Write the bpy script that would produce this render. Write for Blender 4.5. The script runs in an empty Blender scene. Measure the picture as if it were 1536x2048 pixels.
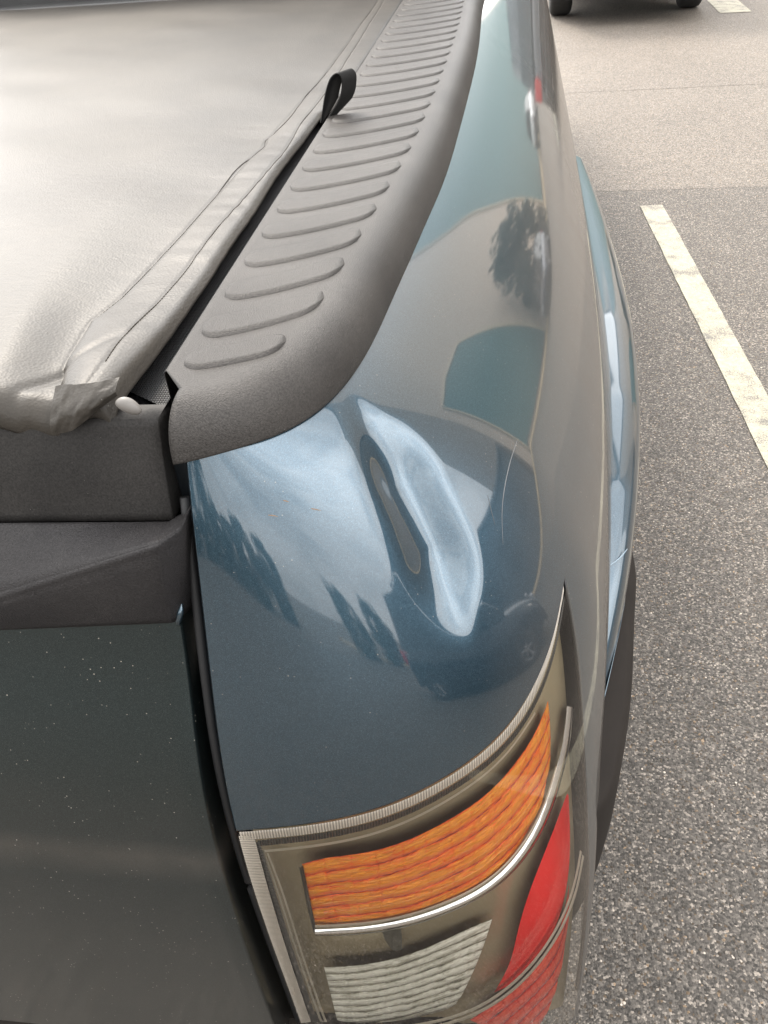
import bpy, math, random
import numpy as np
from mathutils import Matrix, Vector
random.seed(7); RNG=np.random.default_rng(7)
R=math.radians
SC=bpy.context.scene
COL=SC.collection

# ------------------------------------------------------------------ camera
F=1700.; CAM=np.array([0.,0.,1.5])
def unit(v): v=np.array(v,float); return v/np.linalg.norm(v)
_Y=unit([1030-768,-(-350-1024),-F]); _Z=unit(np.cross([1,.09,0.],_Y)); _X=unit(np.cross(_Y,_Z))
M=np.stack([_X,_Y,_Z])
cd=bpy.data.cameras.new('camera'); cam=bpy.data.objects.new('camera',cd); COL.objects.link(cam)
m4=Matrix.Identity(4)
for i in range(3):
    for j in range(3): m4[i][j]=M[i][j]
    m4[i][3]=CAM[i]
cam.matrix_world=m4
cd.sensor_fit='VERTICAL'; cd.sensor_height=36; cd.lens=36*F/2048; cd.clip_start=.01; cd.clip_end=2000
SC.camera=cam
def ray(px,py): return M@np.array([px-768,-(py-1024),-F])
def onz(px,py,z): d=ray(px,py); return CAM+d*(z-CAM[2])/d[2]
def onx(px,py,x): d=ray(px,py); return CAM+d*(x-CAM[0])/d[0]
def ony(px,py,y): d=ray(px,py); return CAM+d*(y-CAM[1])/d[1]
def projv(P):
    v=(P-CAM)@M
    return np.stack([768-F*v[...,0]/v[...,2],1024+F*v[...,1]/v[...,2]],-1)

# ------------------------------------------------------------------ light
SUN_EL,SUN_AZ=R(43),R(-31)      # azimuth measured from +Y towards +X
SC.view_settings.view_transform='Standard'; SC.view_settings.look='None'
SC.view_settings.gamma=1; SC.view_settings.exposure=.45
w=bpy.data.worlds.new('World'); SC.world=w; w.use_nodes=True
nt=w.node_tree; nt.nodes.clear()
def nd(nt,t,**k):
    n=nt.nodes.new(t)
    for a,b in k.items():
        if a in n.inputs: n.inputs[a].default_value=b
        else: setattr(n,a,b)
    return n
sky=nd(nt,'ShaderNodeTexSky',sky_type='NISHITA',sun_disc=False,sun_elevation=SUN_EL,sun_rotation=SUN_AZ)
sky.air_density=1.2; sky.dust_density=2.5
tc=nd(nt,'ShaderNodeTexCoord')
mp=nd(nt,'ShaderNodeMapping'); mp.inputs['Scale'].default_value=(1,1,2.4)
n1=nd(nt,'ShaderNodeTexNoise',Scale=2.1,Detail=8,Roughness=.6,Distortion=.35)
rp=nd(nt,'ShaderNodeValToRGB'); rp.color_ramp.elements[0].position=.40; rp.color_ramp.elements[1].position=.58
rp.color_ramp.elements[0].color=(.66,.66,.66,1)
mx=nd(nt,'ShaderNodeMix',data_type='RGBA'); mx.inputs['B'].default_value=(24.5,24.3,24.0,1)
nrmn=nd(nt,'ShaderNodeVectorMath',operation='NORMALIZE'); dotn=nd(nt,'ShaderNodeVectorMath',operation='DOT_PRODUCT')
dotn.inputs[1].default_value=(math.sin(SUN_AZ)*math.cos(SUN_EL),math.cos(SUN_AZ)*math.cos(SUN_EL),math.sin(SUN_EL))
cl_=nd(nt,'ShaderNodeMath',operation='MAXIMUM'); cl_.inputs[1].default_value=0; pw=nd(nt,'ShaderNodeMath',operation='POWER'); pw.inputs[1].default_value=3.2
ml=nd(nt,'ShaderNodeMath',operation='MULTIPLY_ADD'); ml.inputs[1].default_value=1.5; ml.inputs[2].default_value=.95
sc_=nd(nt,'ShaderNodeVectorMath',operation='SCALE')
bg=nd(nt,'ShaderNodeBackground',Strength=.10); ow=nd(nt,'ShaderNodeOutputWorld')
L=nt.links.new
L(tc.outputs['Generated'],mp.inputs['Vector']); L(mp.outputs[0],n1.inputs['Vector']); L(n1.outputs['Fac'],rp.inputs[0])
L(rp.outputs[0],mx.inputs['Factor']); L(sky.outputs[0],mx.inputs['A']); L(tc.outputs['Generated'],nrmn.inputs[0]); L(nrmn.outputs[0],dotn.inputs[0]); L(dotn.outputs['Value'],cl_.inputs[0]); L(cl_.outputs[0],pw.inputs[0]); L(pw.outputs[0],ml.inputs[0])
# second bright lobe added to the sky at right rear, lightens the shoulder reflection
d2=nd(nt,'ShaderNodeVectorMath',operation='DOT_PRODUCT'); d2.inputs[1].default_value=(math.sin(R(98))*math.cos(R(36)),math.cos(R(98))*math.cos(R(36)),math.sin(R(36)))
c2_=nd(nt,'ShaderNodeMath',operation='MAXIMUM'); c2_.inputs[1].default_value=0; p2_=nd(nt,'ShaderNodeMath',operation='POWER'); p2_.inputs[1].default_value=9
m2_=nd(nt,'ShaderNodeMath',operation='MULTIPLY_ADD'); m2_.inputs[1].default_value=1.1
L(nrmn.outputs[0],d2.inputs[0]); L(d2.outputs['Value'],c2_.inputs[0]); L(c2_.outputs[0],p2_.inputs[0]); L(p2_.outputs[0],m2_.inputs[0]); L(ml.outputs[0],m2_.inputs[2])
L(mx.outputs['Result'],sc_.inputs[0]); L(m2_.outputs[0],sc_.inputs['Scale']); L(sc_.outputs[0],bg.inputs['Color']); L(bg.outputs[0],ow.inputs[0])
sl=bpy.data.lights.new('sun','SUN'); sl.energy=2.4; sl.angle=R(14); sl.color=(1,.90,.77)
so=bpy.data.objects.new('sun',sl); COL.objects.link(so)
sd=Vector((math.sin(SUN_AZ)*math.cos(SUN_EL),math.cos(SUN_AZ)*math.cos(SUN_EL),math.sin(SUN_EL)))
so.rotation_euler=sd.to_track_quat('Z','Y').to_euler()

# ------------------------------------------------------------------ helpers
def tag(o,label=None,cat=None,group=None,kind=None):
    if label: o['label']=label
    if cat: o['category']=cat
    if group: o['group']=group
    if kind: o['kind']=kind
    return o
def empty(name,loc=(0,0,0),rz=0):
    o=bpy.data.objects.new(name,None); COL.objects.link(o); o.location=loc; o.rotation_euler=(0,0,rz); o.empty_display_size=.1; return o
def mesh(name,V,Fc,mat,parent=None,smooth=True,uv=None,loc=None):
    me=bpy.data.meshes.new(name)
    me.from_pydata([tuple(map(float,v)) for v in V],[],[tuple(map(int,f)) for f in Fc]); 
    me.update()
    if smooth: me.polygons.foreach_set('use_smooth',[True]*len(me.polygons))
    if uv is not None:
        ul=me.uv_layers.new(name='UVMap'); idx=np.zeros(len(me.loops),int); me.loops.foreach_get('vertex_index',idx)
        ul.data.foreach_set('uv',np.asarray(uv,float)[idx].ravel())
    me.materials.append(mat)
    o=bpy.data.objects.new(name,me); COL.objects.link(o)
    if parent: o.parent=parent
    if loc: o.location=loc
    return o
def gridf(nu,nv,off=0,flip=False,wrap=False):
    f=[]
    for i in range(nu-1):
        for j in range(nv-1 if not wrap else nv):
            a=off+i*nv+j; b=off+i*nv+(j+1)%nv; c=off+(i+1)*nv+(j+1)%nv; d=off+(i+1)*nv+j
            f.append((a,d,c,b) if flip else (a,b,c,d))
    return f
def gmesh(name,G,mat,parent=None,flip=False,uv=None,smooth=True,fix=None):
    nu,nv=G.shape[:2]
    return mesh(name,G.reshape(-1,3),gridf(nu,nv,flip=flip),mat,parent,smooth,None if uv is None else uv.reshape(-1,2))
class MB:
    def __init__(s): s.v=[];s.f=[]
    def add(s,V,Fc):
        o=len(s.v); s.v+= [tuple(map(float,v)) for v in V]; s.f+=[tuple(o+i for i in f) for f in Fc]
    def box(s,c,h,R3=None,bev=0.0):
        # chamfered box (chamfer on all edges) centre c, half sizes h
        c=np.array(c,float);h=np.array(h,float);b=min(bev,min(h)*.9)
        if b<=0:
            V=[(x,y,z) for x in(-1,1) for y in(-1,1) for z in(-1,1)]; V=np.array(V)*h
            Fc=[(0,1,3,2),(4,6,7,5),(0,4,5,1),(2,3,7,6),(0,2,6,4),(1,5,7,3)]
        else:
            V=[];idx={}
            for sx in(-1,1):
                for sy in(-1,1):
                    for sz in(-1,1):
                        for ax in range(3):
                            p=np.array([sx,sy,sz])*(h-b); p[ax]=(sx,sy,sz)[ax]*h[ax]
                            idx[(sx,sy,sz,ax)]=len(V);V.append(p)
            V=np.array(V);Fc=[]
            for ax in range(3):
                o1,o2=[(1,2),(0,2),(0,1)][ax]
                for s1 in(-1,1):
                    q=[]
                    for a,bb in((-1,-1),(1,-1),(1,1),(-1,1)):
                        k=[0,0,0];k[ax]=s1;k[o1]=a;k[o2]=bb;q.append(idx[(*k,ax)])
                    Fc.append(tuple(q))
            for ax in range(3):      # edges along ax
                o1,o2=[(1,2),(0,2),(0,1)][ax]
                for a in(-1,1):
                    for bb in(-1,1):
                        k=[0,0,0];k[o1]=a;k[o2]=bb
                        k1=k[:];k1[ax]=-1;k2=k[:];k2[ax]=1
                        Fc.append((idx[(*k1,o1)],idx[(*k2,o1)],idx[(*k2,o2)],idx[(*k1,o2)]))
            for sx in(-1,1):
                for sy in(-1,1):
                    for sz in(-1,1): Fc.append(tuple(idx[(sx,sy,sz,a)] for a in range(3)))
        if R3 is not None: V=V@np.array(R3).T
        s.add(V+c,Fc)
    def tube(s,path,r,n=8,caps=True,flat=1.0,up=(0,0,1)):
        P=np.array(path,float);k=len(P);rr=np.broadcast_to(r,(k,)); V=[]
        for i in range(k):
            t=unit(P[min(i+1,k-1)]-P[max(i-1,0)]); u=np.cross(t,up)
            if np.linalg.norm(u)<1e-3: u=np.cross(t,(1,0,0))
            u=unit(u);v=np.cross(u,t)
            for j in range(n):
                a=2*math.pi*j/n; V.append(P[i]+rr[i]*(math.cos(a)*u+math.sin(a)*v*flat))
        Fc=gridf(k,n,wrap=True)
        if caps: Fc+=[tuple(range(n))[::-1],tuple((k-1)*n+j for j in range(n))]
        s.add(V,Fc)
    def build(s,name,mat,parent=None,smooth=False,fix=True):
        o=mesh(name,s.v,s.f,mat,parent,smooth)
        if fix:
            import bmesh
            bm=bmesh.new();bm.from_mesh(o.data);bmesh.ops.recalc_face_normals(bm,faces=bm.faces);bm.to_mesh(o.data);bm.free()
        return o
def catmull(pts,n):
    P=np.array(pts,float); d=np.r_[0,np.cumsum(np.linalg.norm(np.diff(P,axis=0),axis=1))]
    u=np.linspace(0,d[-1],n); return np.stack([nspl(d,P[:,k])(u) for k in range(P.shape[1])],-1)
def nspl(xs,ys):
    xs=np.array(xs,float);ys=np.array(ys,float)
    if xs[0]>xs[-1]: xs=xs[::-1];ys=ys[::-1]
    k=len(xs)
    if k==2: return lambda x: np.interp(x,xs,ys)
    h=np.diff(xs);A=np.zeros((k,k));r=np.zeros(k);A[0,0]=A[-1,-1]=1
    for i in range(1,k-1):
        A[i,i-1]=h[i-1];A[i,i]=2*(h[i-1]+h[i]);A[i,i+1]=h[i]
        r[i]=6*((ys[i+1]-ys[i])/h[i]-(ys[i]-ys[i-1])/h[i-1])
    m=np.linalg.solve(A,r)
    def f(x):
        x=np.asarray(x,float);xc=np.clip(x,xs[0],xs[-1]);i=np.clip(np.searchsorted(xs,xc)-1,0,k-2)
        a=xs[i+1]-xc;b=xc-xs[i];hh=h[i]
        return (m[i]*a**3+m[i+1]*b**3)/(6*hh)+(ys[i]/hh-m[i]*hh/6)*a+(ys[i+1]/hh-m[i+1]*hh/6)*b
    return f
def sstep(a,b,x): t=np.clip((x-a)/(b-a),0,1); return t*t*(3-2*t)
def vnoise(x,y,seed=0):
    # smooth value noise
    xi=np.floor(x).astype(int);yi=np.floor(y).astype(int);fx=x-xi;fy=y-yi;fx=fx*fx*(3-2*fx);fy=fy*fy*(3-2*fy)
    def h(a,b): 
        v=np.sin(a*127.1+b*311.7+seed*74.7)*43758.5453; return v-np.floor(v)
    return (h(xi,yi)*(1-fx)+h(xi+1,yi)*fx)*(1-fy)+(h(xi,yi+1)*(1-fx)+h(xi+1,yi+1)*fx)*fy

# ------------------------------------------------------------------ materials
def mat(name):
    m=bpy.data.materials.new(name); m.use_nodes=True; nt=m.node_tree; nt.nodes.clear()
    o=nd(nt,'ShaderNodeOutputMaterial'); return m,nt,o
def ramp(nt,stops,src):
    r=nd(nt,'ShaderNodeValToRGB'); e=r.color_ramp.elements
    while len(e)<len(stops): e.new(.5)
    for k,(p,c) in enumerate(stops):
        e[k].position=p; c=c if hasattr(c,'__len__') else (c,c,c); e[k].color=(*c,1)
    nt.links.new(src,r.inputs[0]); return r.outputs[0]
def mixc(nt,f,a,b):
    m=nd(nt,'ShaderNodeMix',data_type='RGBA')
    for s,v in((m.inputs['Factor'],f),(m.inputs['A'],a),(m.inputs['B'],b)):
        if hasattr(v,'links'): nt.links.new(v,s)
        elif hasattr(v,'__len__'): s.default_value=(*v,1)
        else: s.default_value=v
    return m.outputs['Result']
def mth(nt,op,a,b=None,clamp=False):
    m=nd(nt,'ShaderNodeMath',operation=op,use_clamp=clamp)
    for s,v in((m.inputs[0],a),(m.inputs[1],b)):
        if v is None: continue
        if hasattr(v,'links'): nt.links.new(v,s)
        else: s.default_value=v
    return m.outputs[0]
def noise(nt,scale,detail=4,rough=.5,vec=None,dist=0.):
    n=nd(nt,'ShaderNodeTexNoise',Scale=scale,Detail=detail,Roughness=rough,Distortion=dist)
    if vec is not None: nt.links.new(vec,n.inputs['Vector'])
    return n.outputs['Fac']
def voro(nt,scale,vec=None,feature='F1',out='Distance'):
    n=nd(nt,'ShaderNodeTexVoronoi',Scale=scale,feature=feature)
    if vec is not None: nt.links.new(vec,n.inputs['Vector'])
    return n.outputs[out]
def obj_vec(nt,scale=(1,1,1),out='Object'):
    t=nd(nt,'ShaderNodeTexCoord'); m=nd(nt,'ShaderNodeMapping'); m.inputs['Scale'].default_value=scale
    nt.links.new(t.outputs[out],m.inputs['Vector']); return m.outputs[0]
def bump(nt,h,strength=.3,dist=.001,normal=None):
    b=nd(nt,'ShaderNodeBump',Strength=strength,Distance=dist); nt.links.new(h,b.inputs['Height'])
    if normal: nt.links.new(normal,b.inputs['Normal'])
    return b.outputs[0]
def pbsdf(nt,out,**k):
    p=nd(nt,'ShaderNodeBsdfPrincipled'); 
    for a,v in k.items():
        a=a.replace('_',' ')
        s=p.inputs[a]
        if hasattr(v,'links'): nt.links.new(v,s)
        elif hasattr(v,'__len__'): s.default_value=(*v,1) if len(v)==3 and s.type=='RGBA' else v
        else: s.default_value=v
    nt.links.new(p.outputs[0],out.inputs[0]); return p
def simple(name,c,rough=.6,metal=0.,var=.15,scale=20,bmp=0.,bscale=200,bdist=.0005,**k):
    m,nt,o=mat(name); v=obj_vec(nt); n=noise(nt,scale,5,.6,v)
    c=np.array(c); col=ramp(nt,[(.3,tuple(c*(1-var))),(.7,tuple(np.minimum(c*(1+var),1)))],n)
    kw=dict(Base_Color=col,Roughness=rough,Metallic=metal,**k)
    if bmp: kw['Normal']=bump(nt,noise(nt,bscale,3,.6,v),bmp,bdist)
    pbsdf(nt,o,**kw); return m

def paint_mat(nm='metallic_blue_paint',dust=1.):
    m,nt,o=mat(nm); v=obj_vec(nt)
    geo=nd(nt,'ShaderNodeNewGeometry'); sep=nd(nt,'ShaderNodeSeparateXYZ'); nt.links.new(geo.outputs['Position'],sep.inputs[0])
    fl=voro(nt,3800,v,out='Color'); sepf=nd(nt,'ShaderNodeSeparateColor'); nt.links.new(fl,sepf.inputs[0])
    base=ramp(nt,[(0,(.017,.040,.060)),(.7,(.028,.060,.087)),(1,(.08,.14,.185))],sepf.outputs[0])
    # dust film: thicker on the flank (outer side) and low, broken up by noise and soft vertical streaks
    st=noise(nt,6,5,.65,obj_vec(nt,(1.5,1.5,.35))); fine=noise(nt,160,3,.7,v)
    side=mth(nt,'MULTIPLY',mth(nt,'ADD',sep.outputs['X'],.015),7.5*dust,True)
    d=mth(nt,'MULTIPLY',side,mth(nt,'ADD',mth(nt,'MULTIPLY',st,.55),.10))
    low=mth(nt,'MULTIPLY',mth(nt,'SUBTRACT',.95,sep.outputs['Z']),1.2,True)
    d=mth(nt,'ADD',d,mth(nt,'MULTIPLY',low,mth(nt,'MULTIPLY',st,.10)))
    d=mth(nt,'ADD',mth(nt,'MULTIPLY',d,mth(nt,'ADD',mth(nt,'MULTIPLY',fine,.8),.6)),.012)
    if dust==0.:      # tailgate: a wiped-on band of dried dust and a dustier lower half
        bn=ramp(nt,[(0,0),(.30,0),(.5,1),(.62,.15),(1,.0)],mth(nt,'ADD',mth(nt,'MULTIPLY',mth(nt,'SUBTRACT',sep.outputs['Z'],.68),5.),mth(nt,'MULTIPLY',mth(nt,'SUBTRACT',noise(nt,3,4,.6,obj_vec(nt,(1,1,.3))),.5),.30)))
        d=mth(nt,'ADD',d,mth(nt,'MULTIPLY',bn,mth(nt,'MULTIPLY',noise(nt,14,5,.7,v),.42)))
        d=mth(nt,'ADD',d,mth(nt,'MULTIPLY',mth(nt,'MULTIPLY',low,noise(nt,7,5,.65,v)),.22))
    # grit specks
    sp=voro(nt,150,v); spk=ramp(nt,[(.055,1),(.095,0)],sp); sel=ramp(nt,[(.53,0),(.62,1)] if dust else [(.42,0),(.60,1)],noise(nt,38,2,.5,v))
    spk=mth(nt,'MULTIPLY',spk,mth(nt,'MULTIPLY',sel,.33 if dust else .75)); d2=mth(nt,'MAXIMUM',d,spk,True)
    p=nd(nt,'ShaderNodeBsdfPrincipled'); nt.links.new(base,p.inputs['Base Color'])
    p.inputs['Metallic'].default_value=.85; p.inputs['Roughness'].default_value=.33
    p.inputs['Coat Weight'].default_value=1; p.inputs['Coat Roughness'].default_value=.045; p.inputs['Coat IOR'].default_value=1.72
    nt.links.new(bump(nt,noise(nt,900,1,.5,v),.06,.0002),p.inputs['Normal'])
    q=nd(nt,'ShaderNodeBsdfDiffuse'); nt.links.new(mixc(nt,mth(nt,'GREATER_THAN',spk,.08),(.115,.098,.083),(.50,.47,.42)),q.inputs['Color'])
    mxs=nd(nt,'ShaderNodeMixShader'); nt.links.new(d2,mxs.inputs[0]); nt.links.new(p.outputs[0],mxs.inputs[1]); nt.links.new(q.outputs[0],mxs.inputs[2])
    nt.links.new(mxs.outputs[0],o.inputs[0]); return m
PAINT=paint_mat()
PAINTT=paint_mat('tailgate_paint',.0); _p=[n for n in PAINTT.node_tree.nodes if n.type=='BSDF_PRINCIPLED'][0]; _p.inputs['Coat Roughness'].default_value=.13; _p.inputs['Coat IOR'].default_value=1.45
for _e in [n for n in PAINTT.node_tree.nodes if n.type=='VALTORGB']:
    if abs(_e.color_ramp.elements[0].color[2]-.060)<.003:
        for _q,_c in zip(_e.color_ramp.elements,((.010,.020,.022),(.017,.030,.032),(.05,.075,.08))): _q.color=(*_c,1)  # darker, greener tailgate base: dim ground reflection put into the colour
PAINTC=paint_mat('clean_metallic_blue_paint',.05)
def plastic_mat(name,c,rough,bs,bst,dust=.12):
    m,nt,o=mat(name); v=obj_vec(nt)
    a=voro(nt,bs,v); n=noise(nt,bs*1.7,3,.7,v); big=noise(nt,9,5,.6,v)
    h=mth(nt,'ADD',a,n); c=np.array(c)
    col=mixc(nt,ramp(nt,[(.35,0),(.8,dust*2.5)],big),tuple(c),(.30,.275,.25))
    sp=ramp(nt,[(.0,1),(.10,0)],voro(nt,230,v)); col=mixc(nt,mth(nt,'MULTIPLY',sp,ramp(nt,[(.55,0),(.7,.35)],noise(nt,30,2,.5,v))),col,(.5,.47,.43))
    fg=ramp(nt,[(.3,.62),(.7,1.38)],noise(nt,650,2,.7,v)); mm=nd(nt,'ShaderNodeMix',data_type='RGBA',blend_type='MULTIPLY'); mm.inputs['Factor'].default_value=1; nt.links.new(col,mm.inputs['A']); nt.links.new(fg,mm.inputs['B'])
    pbsdf(nt,o,Base_Color=mm.outputs['Result'],Roughness=rough,Specular_IOR_Level=.18,Normal=bump(nt,h,bst,.0006)); return m
CAPM=plastic_mat('grained_grey_plastic',(.029,.0265,.025),.44,950,.6,.03)
TRIM=plastic_mat('grained_black_plastic',(.017,.016,.017),.48,700,.6,.02)
STRIP=plastic_mat('dusty_black_rubber',(.015,.014,.0135),.55,250,.10,.02)
BLACK=simple('black_rubber',(.012,.012,.013),.5)
JAMB=simple('black_painted_jamb',(.010,.012,.014),.30,0,.2,10)
JAMB2=simple('dark_seal_rubber',(.006,.006,.007),.6)
TYRE=simple('tyre_rubber',(.022,.021,.02),.85,0,.2,30,.3,120,.002)
FLAREM=simple('brown_black_plastic',(.014,.011,.009),.8,0,.2,12,.15,300,Specular_IOR_Level=.2)
ALLOY=simple('alloy_wheel_metal',(.45,.45,.46),.3,.9)
def asphalt(name,dark,mid,lite,k=1.):
    m,nt,o=mat(name); v=obj_vec(nt)
    col_=voro(nt,250*k,v,out='Color'); s=nd(nt,'ShaderNodeSeparateColor'); nt.links.new(col_,s.inputs[0])
    fine=noise(nt,420*k,3,.7,v); big=noise(nt,1.1,6,.6,v); mid_=noise(nt,14,4,.65,v)
    a=mth(nt,'ADD',mth(nt,'MULTIPLY',s.outputs[0],.62),mth(nt,'MULTIPLY',fine,.42))
    c=ramp(nt,[(.15,dark),(.48,mid),(.74,tuple(np.array(mid)*1.9)),(.93,lite)],a)
    wrm=ramp(nt,[(.90,(1,1,1)),(.97,(1.0,.80,.58))],s.outputs[1])
    mm=nd(nt,'ShaderNodeMix',data_type='RGBA',blend_type='MULTIPLY'); mm.inputs['Factor'].default_value=1; nt.links.new(c,mm.inputs['A']); nt.links.new(wrm,mm.inputs['B'])
    bst=ramp(nt,[(.10,1),(.16,0)],voro(nt,55*k,v)); bsel=ramp(nt,[(.58,0),(.62,1)],noise(nt,41,2,.5,v)); c_b=mixc(nt,mth(nt,'MULTIPLY',bst,bsel),mm.outputs['Result'],tuple(np.array(lite)*1.25))
    vv=ramp(nt,[(.25,.80),(.75,1.15)],mth(nt,'ADD',mth(nt,'MULTIPLY',big,.6),mth(nt,'MULTIPLY',mid_,.4)))
    m2=nd(nt,'ShaderNodeMix',data_type='RGBA',blend_type='MULTIPLY'); m2.inputs['Factor'].default_value=1; nt.links.new(c_b,m2.inputs['A']); nt.links.new(vv,m2.inputs['B'])
    d=voro(nt,250*k,v); h=mth(nt,'ADD',mth(nt,'MULTIPLY',d,-1.),mth(nt,'MULTIPLY',fine,.5))
    pbsdf(nt,o,Base_Color=m2.outputs['Result'],Roughness=.72,Normal=bump(nt,h,.9,.003)); return m
ASPH=asphalt('dark_asphalt',(.022,.019,.016),(.074,.065,.056),(.50,.43,.36))
ASPL=asphalt('pale_worn_asphalt',(.035,.03,.026),(.108,.093,.078),(.40,.35,.29),.9)
LINEM=None
def line_mat():
    m,nt,o=mat('worn_cream_road_paint'); v=obj_vec(nt)
    wear=ramp(nt,[(.55,0),(.62,1)],mth(nt,'ADD',mth(nt,'MULTIPLY',noise(nt,220,3,.7,v),.62),mth(nt,'MULTIPLY',noise(nt,9,4,.6,v),.46)))
    c=mixc(nt,wear,ramp(nt,[(.3,(.29,.265,.20)),(.7,(.40,.37,.285))],noise(nt,60,4,.6,v)),(.12,.11,.10))
    pbsdf(nt,o,Base_Color=c,Roughness=.7,Normal=bump(nt,noise(nt,260,3,.7,v),.8,.003)); return m
LINEM=line_mat()

# ------------------------------------------------------------------ body surface of the truck's rear corner, S(t, z)
Yr=nspl([1.18,1.155,1.12,1.074,1.0,.92,.84,.7,.5,.3],[.487,.479,.466,.450,.425,.401,.387,.381,.386,.392])
Xs=nspl([1.18,1.165,1.15,1.135,1.12,1.10,1.08,1.06,1.04,1.0,.95,.9,.85,.8,.7,.6,.4,.3],[-.172,-.147,-.124,-.103,-.0845,-.062,-.042,-.024,-.0075,.0205,.0485,.069,.082,.090,.096,.102,.106,.106])
Bz=nspl([1.18,1.15,1.1,1.0,.9,.8,.6,.3],[.19,.20,.23,.27,.27,.26,.155,.085])
Kz=nspl([1.18,1.15,1.0,.9,.7,.3],[.058,.062,.082,.083,.076,.066])
X0=-.226; NE=2.25
def S0(t,z):
    a=Xs(z)-X0;b=Bz(z); th=np.clip(t,1e-5,1-1e-6)*np.pi/2
    s=np.sin(th)**(2/NE);c=np.cos(th)**(2/NE)
    y=Yr(z)+b*(1-c)+np.maximum(t-1,0)
    x=X0+a*s+Kz(z)*(1-np.exp(-((y-Yr(z))/.5)**1.5))
    return np.stack([x,y,z+0*t],-1)
def nrm(f,t,z,e=2e-4):
    t1=np.clip(t,2e-3,None); t1=np.where(np.abs(t1-1)<4e-3,1.004,t1)
    a=f(t1+1e-3,z)-f(t1-1e-3,z); b=f(t1,z+e)-f(t1,z-e); k=np.cross(a,b); k/=np.linalg.norm(k,axis=-1,keepdims=True)+1e-12
    return k
DENT=None
def solve_tz(px,f,it=14):
    px=np.atleast_2d(np.array(px,float)); tt=np.concatenate([np.linspace(.002,1,90),1+np.linspace(.01,2.2,110)]); zz=np.linspace(.36,1.178,110)
    T,Z=np.meshgrid(tt,zz); Q=projv(f(T,Z)); P3=f(T,Z); N3=nrm(f,T,Z); vis=((P3-CAM)*N3).sum(-1)
    sgn=np.sign(np.median(vis[60:,20:80])); Q=np.where((vis*sgn>0)[...,None],Q,1e6)
    out=[]
    for p in px:
        d=((Q-p)**2).sum(-1); i=np.unravel_index(np.argmin(d),d.shape); t,z=T[i],Z[i]
        for _ in range(it):
            e=p-projv(f(np.array(t),np.array(z)))
            if np.abs(e).max()<.02: break
            ja=(projv(f(np.array(t+1e-4),np.array(z)))-projv(f(np.array(t-1e-4),np.array(z))))/2e-4
            jb=(projv(f(np.array(t),np.array(z+1e-4)))-projv(f(np.array(t),np.array(z-1e-4))))/2e-4
            J=np.stack([ja,jb],1)
            try: s=np.linalg.solve(J,e)
            except Exception: break
            s=s*min(1,.05/max(np.abs(s).max(),1e-9)); t=float(np.clip(t+s[0],.0015,3.2)); z=float(np.clip(z+s[1],.32,1.178))
        out.append((t,z))
    return np.array(out)
# the dent: a long valley pressed into the corner, with a raised lip along its inner side
_da=[(828,965),(842,995),(856,1025),(870,1057),(884,1090)]
DAX=[S0(np.array(a),np.array(b)) for a,b in solve_tz(_da,S0)]
DAX=catmull(DAX,60)
_dl=np.r_[0,np.cumsum(np.linalg.norm(np.diff(DAX,axis=0),axis=1))]; DLEN=_dl[-1]
def S(t,z):
    t=np.asarray(t,float);z=np.asarray(z,float); P=S0(t,z); sh=P.shape[:-1]; Pf=P.reshape(-1,3)
    c=DAX.mean(0); near=np.linalg.norm(Pf-c,axis=1)<.22
    if near.any():
        Q=Pf[near]; d=np.linalg.norm(Q[:,None]-DAX[None],axis=2); i=d.argmin(1)
        i0=np.clip(i,1,len(DAX)-2); tg=DAX[i0+1]-DAX[i0-1]; tg/=np.linalg.norm(tg,axis=1,keepdims=True)
        r=Q-DAX[i0]; s=_dl[i0]+(r*tg).sum(1)      # arc length (extends beyond the ends)
        tf=np.broadcast_to(t,sh).reshape(-1)[near];zf=np.broadcast_to(z,sh).reshape(-1)[near]
        N=nrm(S0,tf,zf); side=np.cross(tg,N); wv=(r*side).sum(1)
        LS=np.sign(((projv(Q+side*.004)-projv(Q))[:,0]).mean())
        ov=np.maximum(0,np.maximum(-s,s-DLEN)); qd=np.sqrt(wv**2+(ov*.58)**2)          # capsule distance: an oval hollow
        bl=.5+.5*np.tanh(wv*LS/.010); wd=.060*(1-bl)+.042*bl
        qn=np.clip(qd/wd,0,1); D=-DEP*(1-qn**2)**3
        Pf=Pf.copy(); Pf[near]+=np.sign((N@np.array([0,0,1.])).mean())*N*D[:,None]
        P=Pf.reshape(*sh,3)
    return P
DEP=.0160
NSG=np.sign(((nrm(S0,np.array(.5),np.array(1.0)))@np.array([1.,-1,.5])))
def Soff(t,z,d): return S0(t,z)+NSG*nrm(S0,t,z)*np.asarray(d,float)[...,None]
def px_tz(px,off=0.,n=None):
    f=(lambda t,z:S0(t,z)) if off==0 else (lambda t,z:Soff(t,z,off))
    P=px if n is None else catmull(px,n); return solve_tz(P,f)
def resamp(tz,n):
    d=np.r_[0,np.cumsum(np.hypot(np.diff(tz[:,0]),np.diff(tz[:,1])))]; u=np.linspace(0,d[-1],n)
    return np.stack([np.interp(u,d,tz[:,0]),np.interp(u,d,tz[:,1])],-1)
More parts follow.
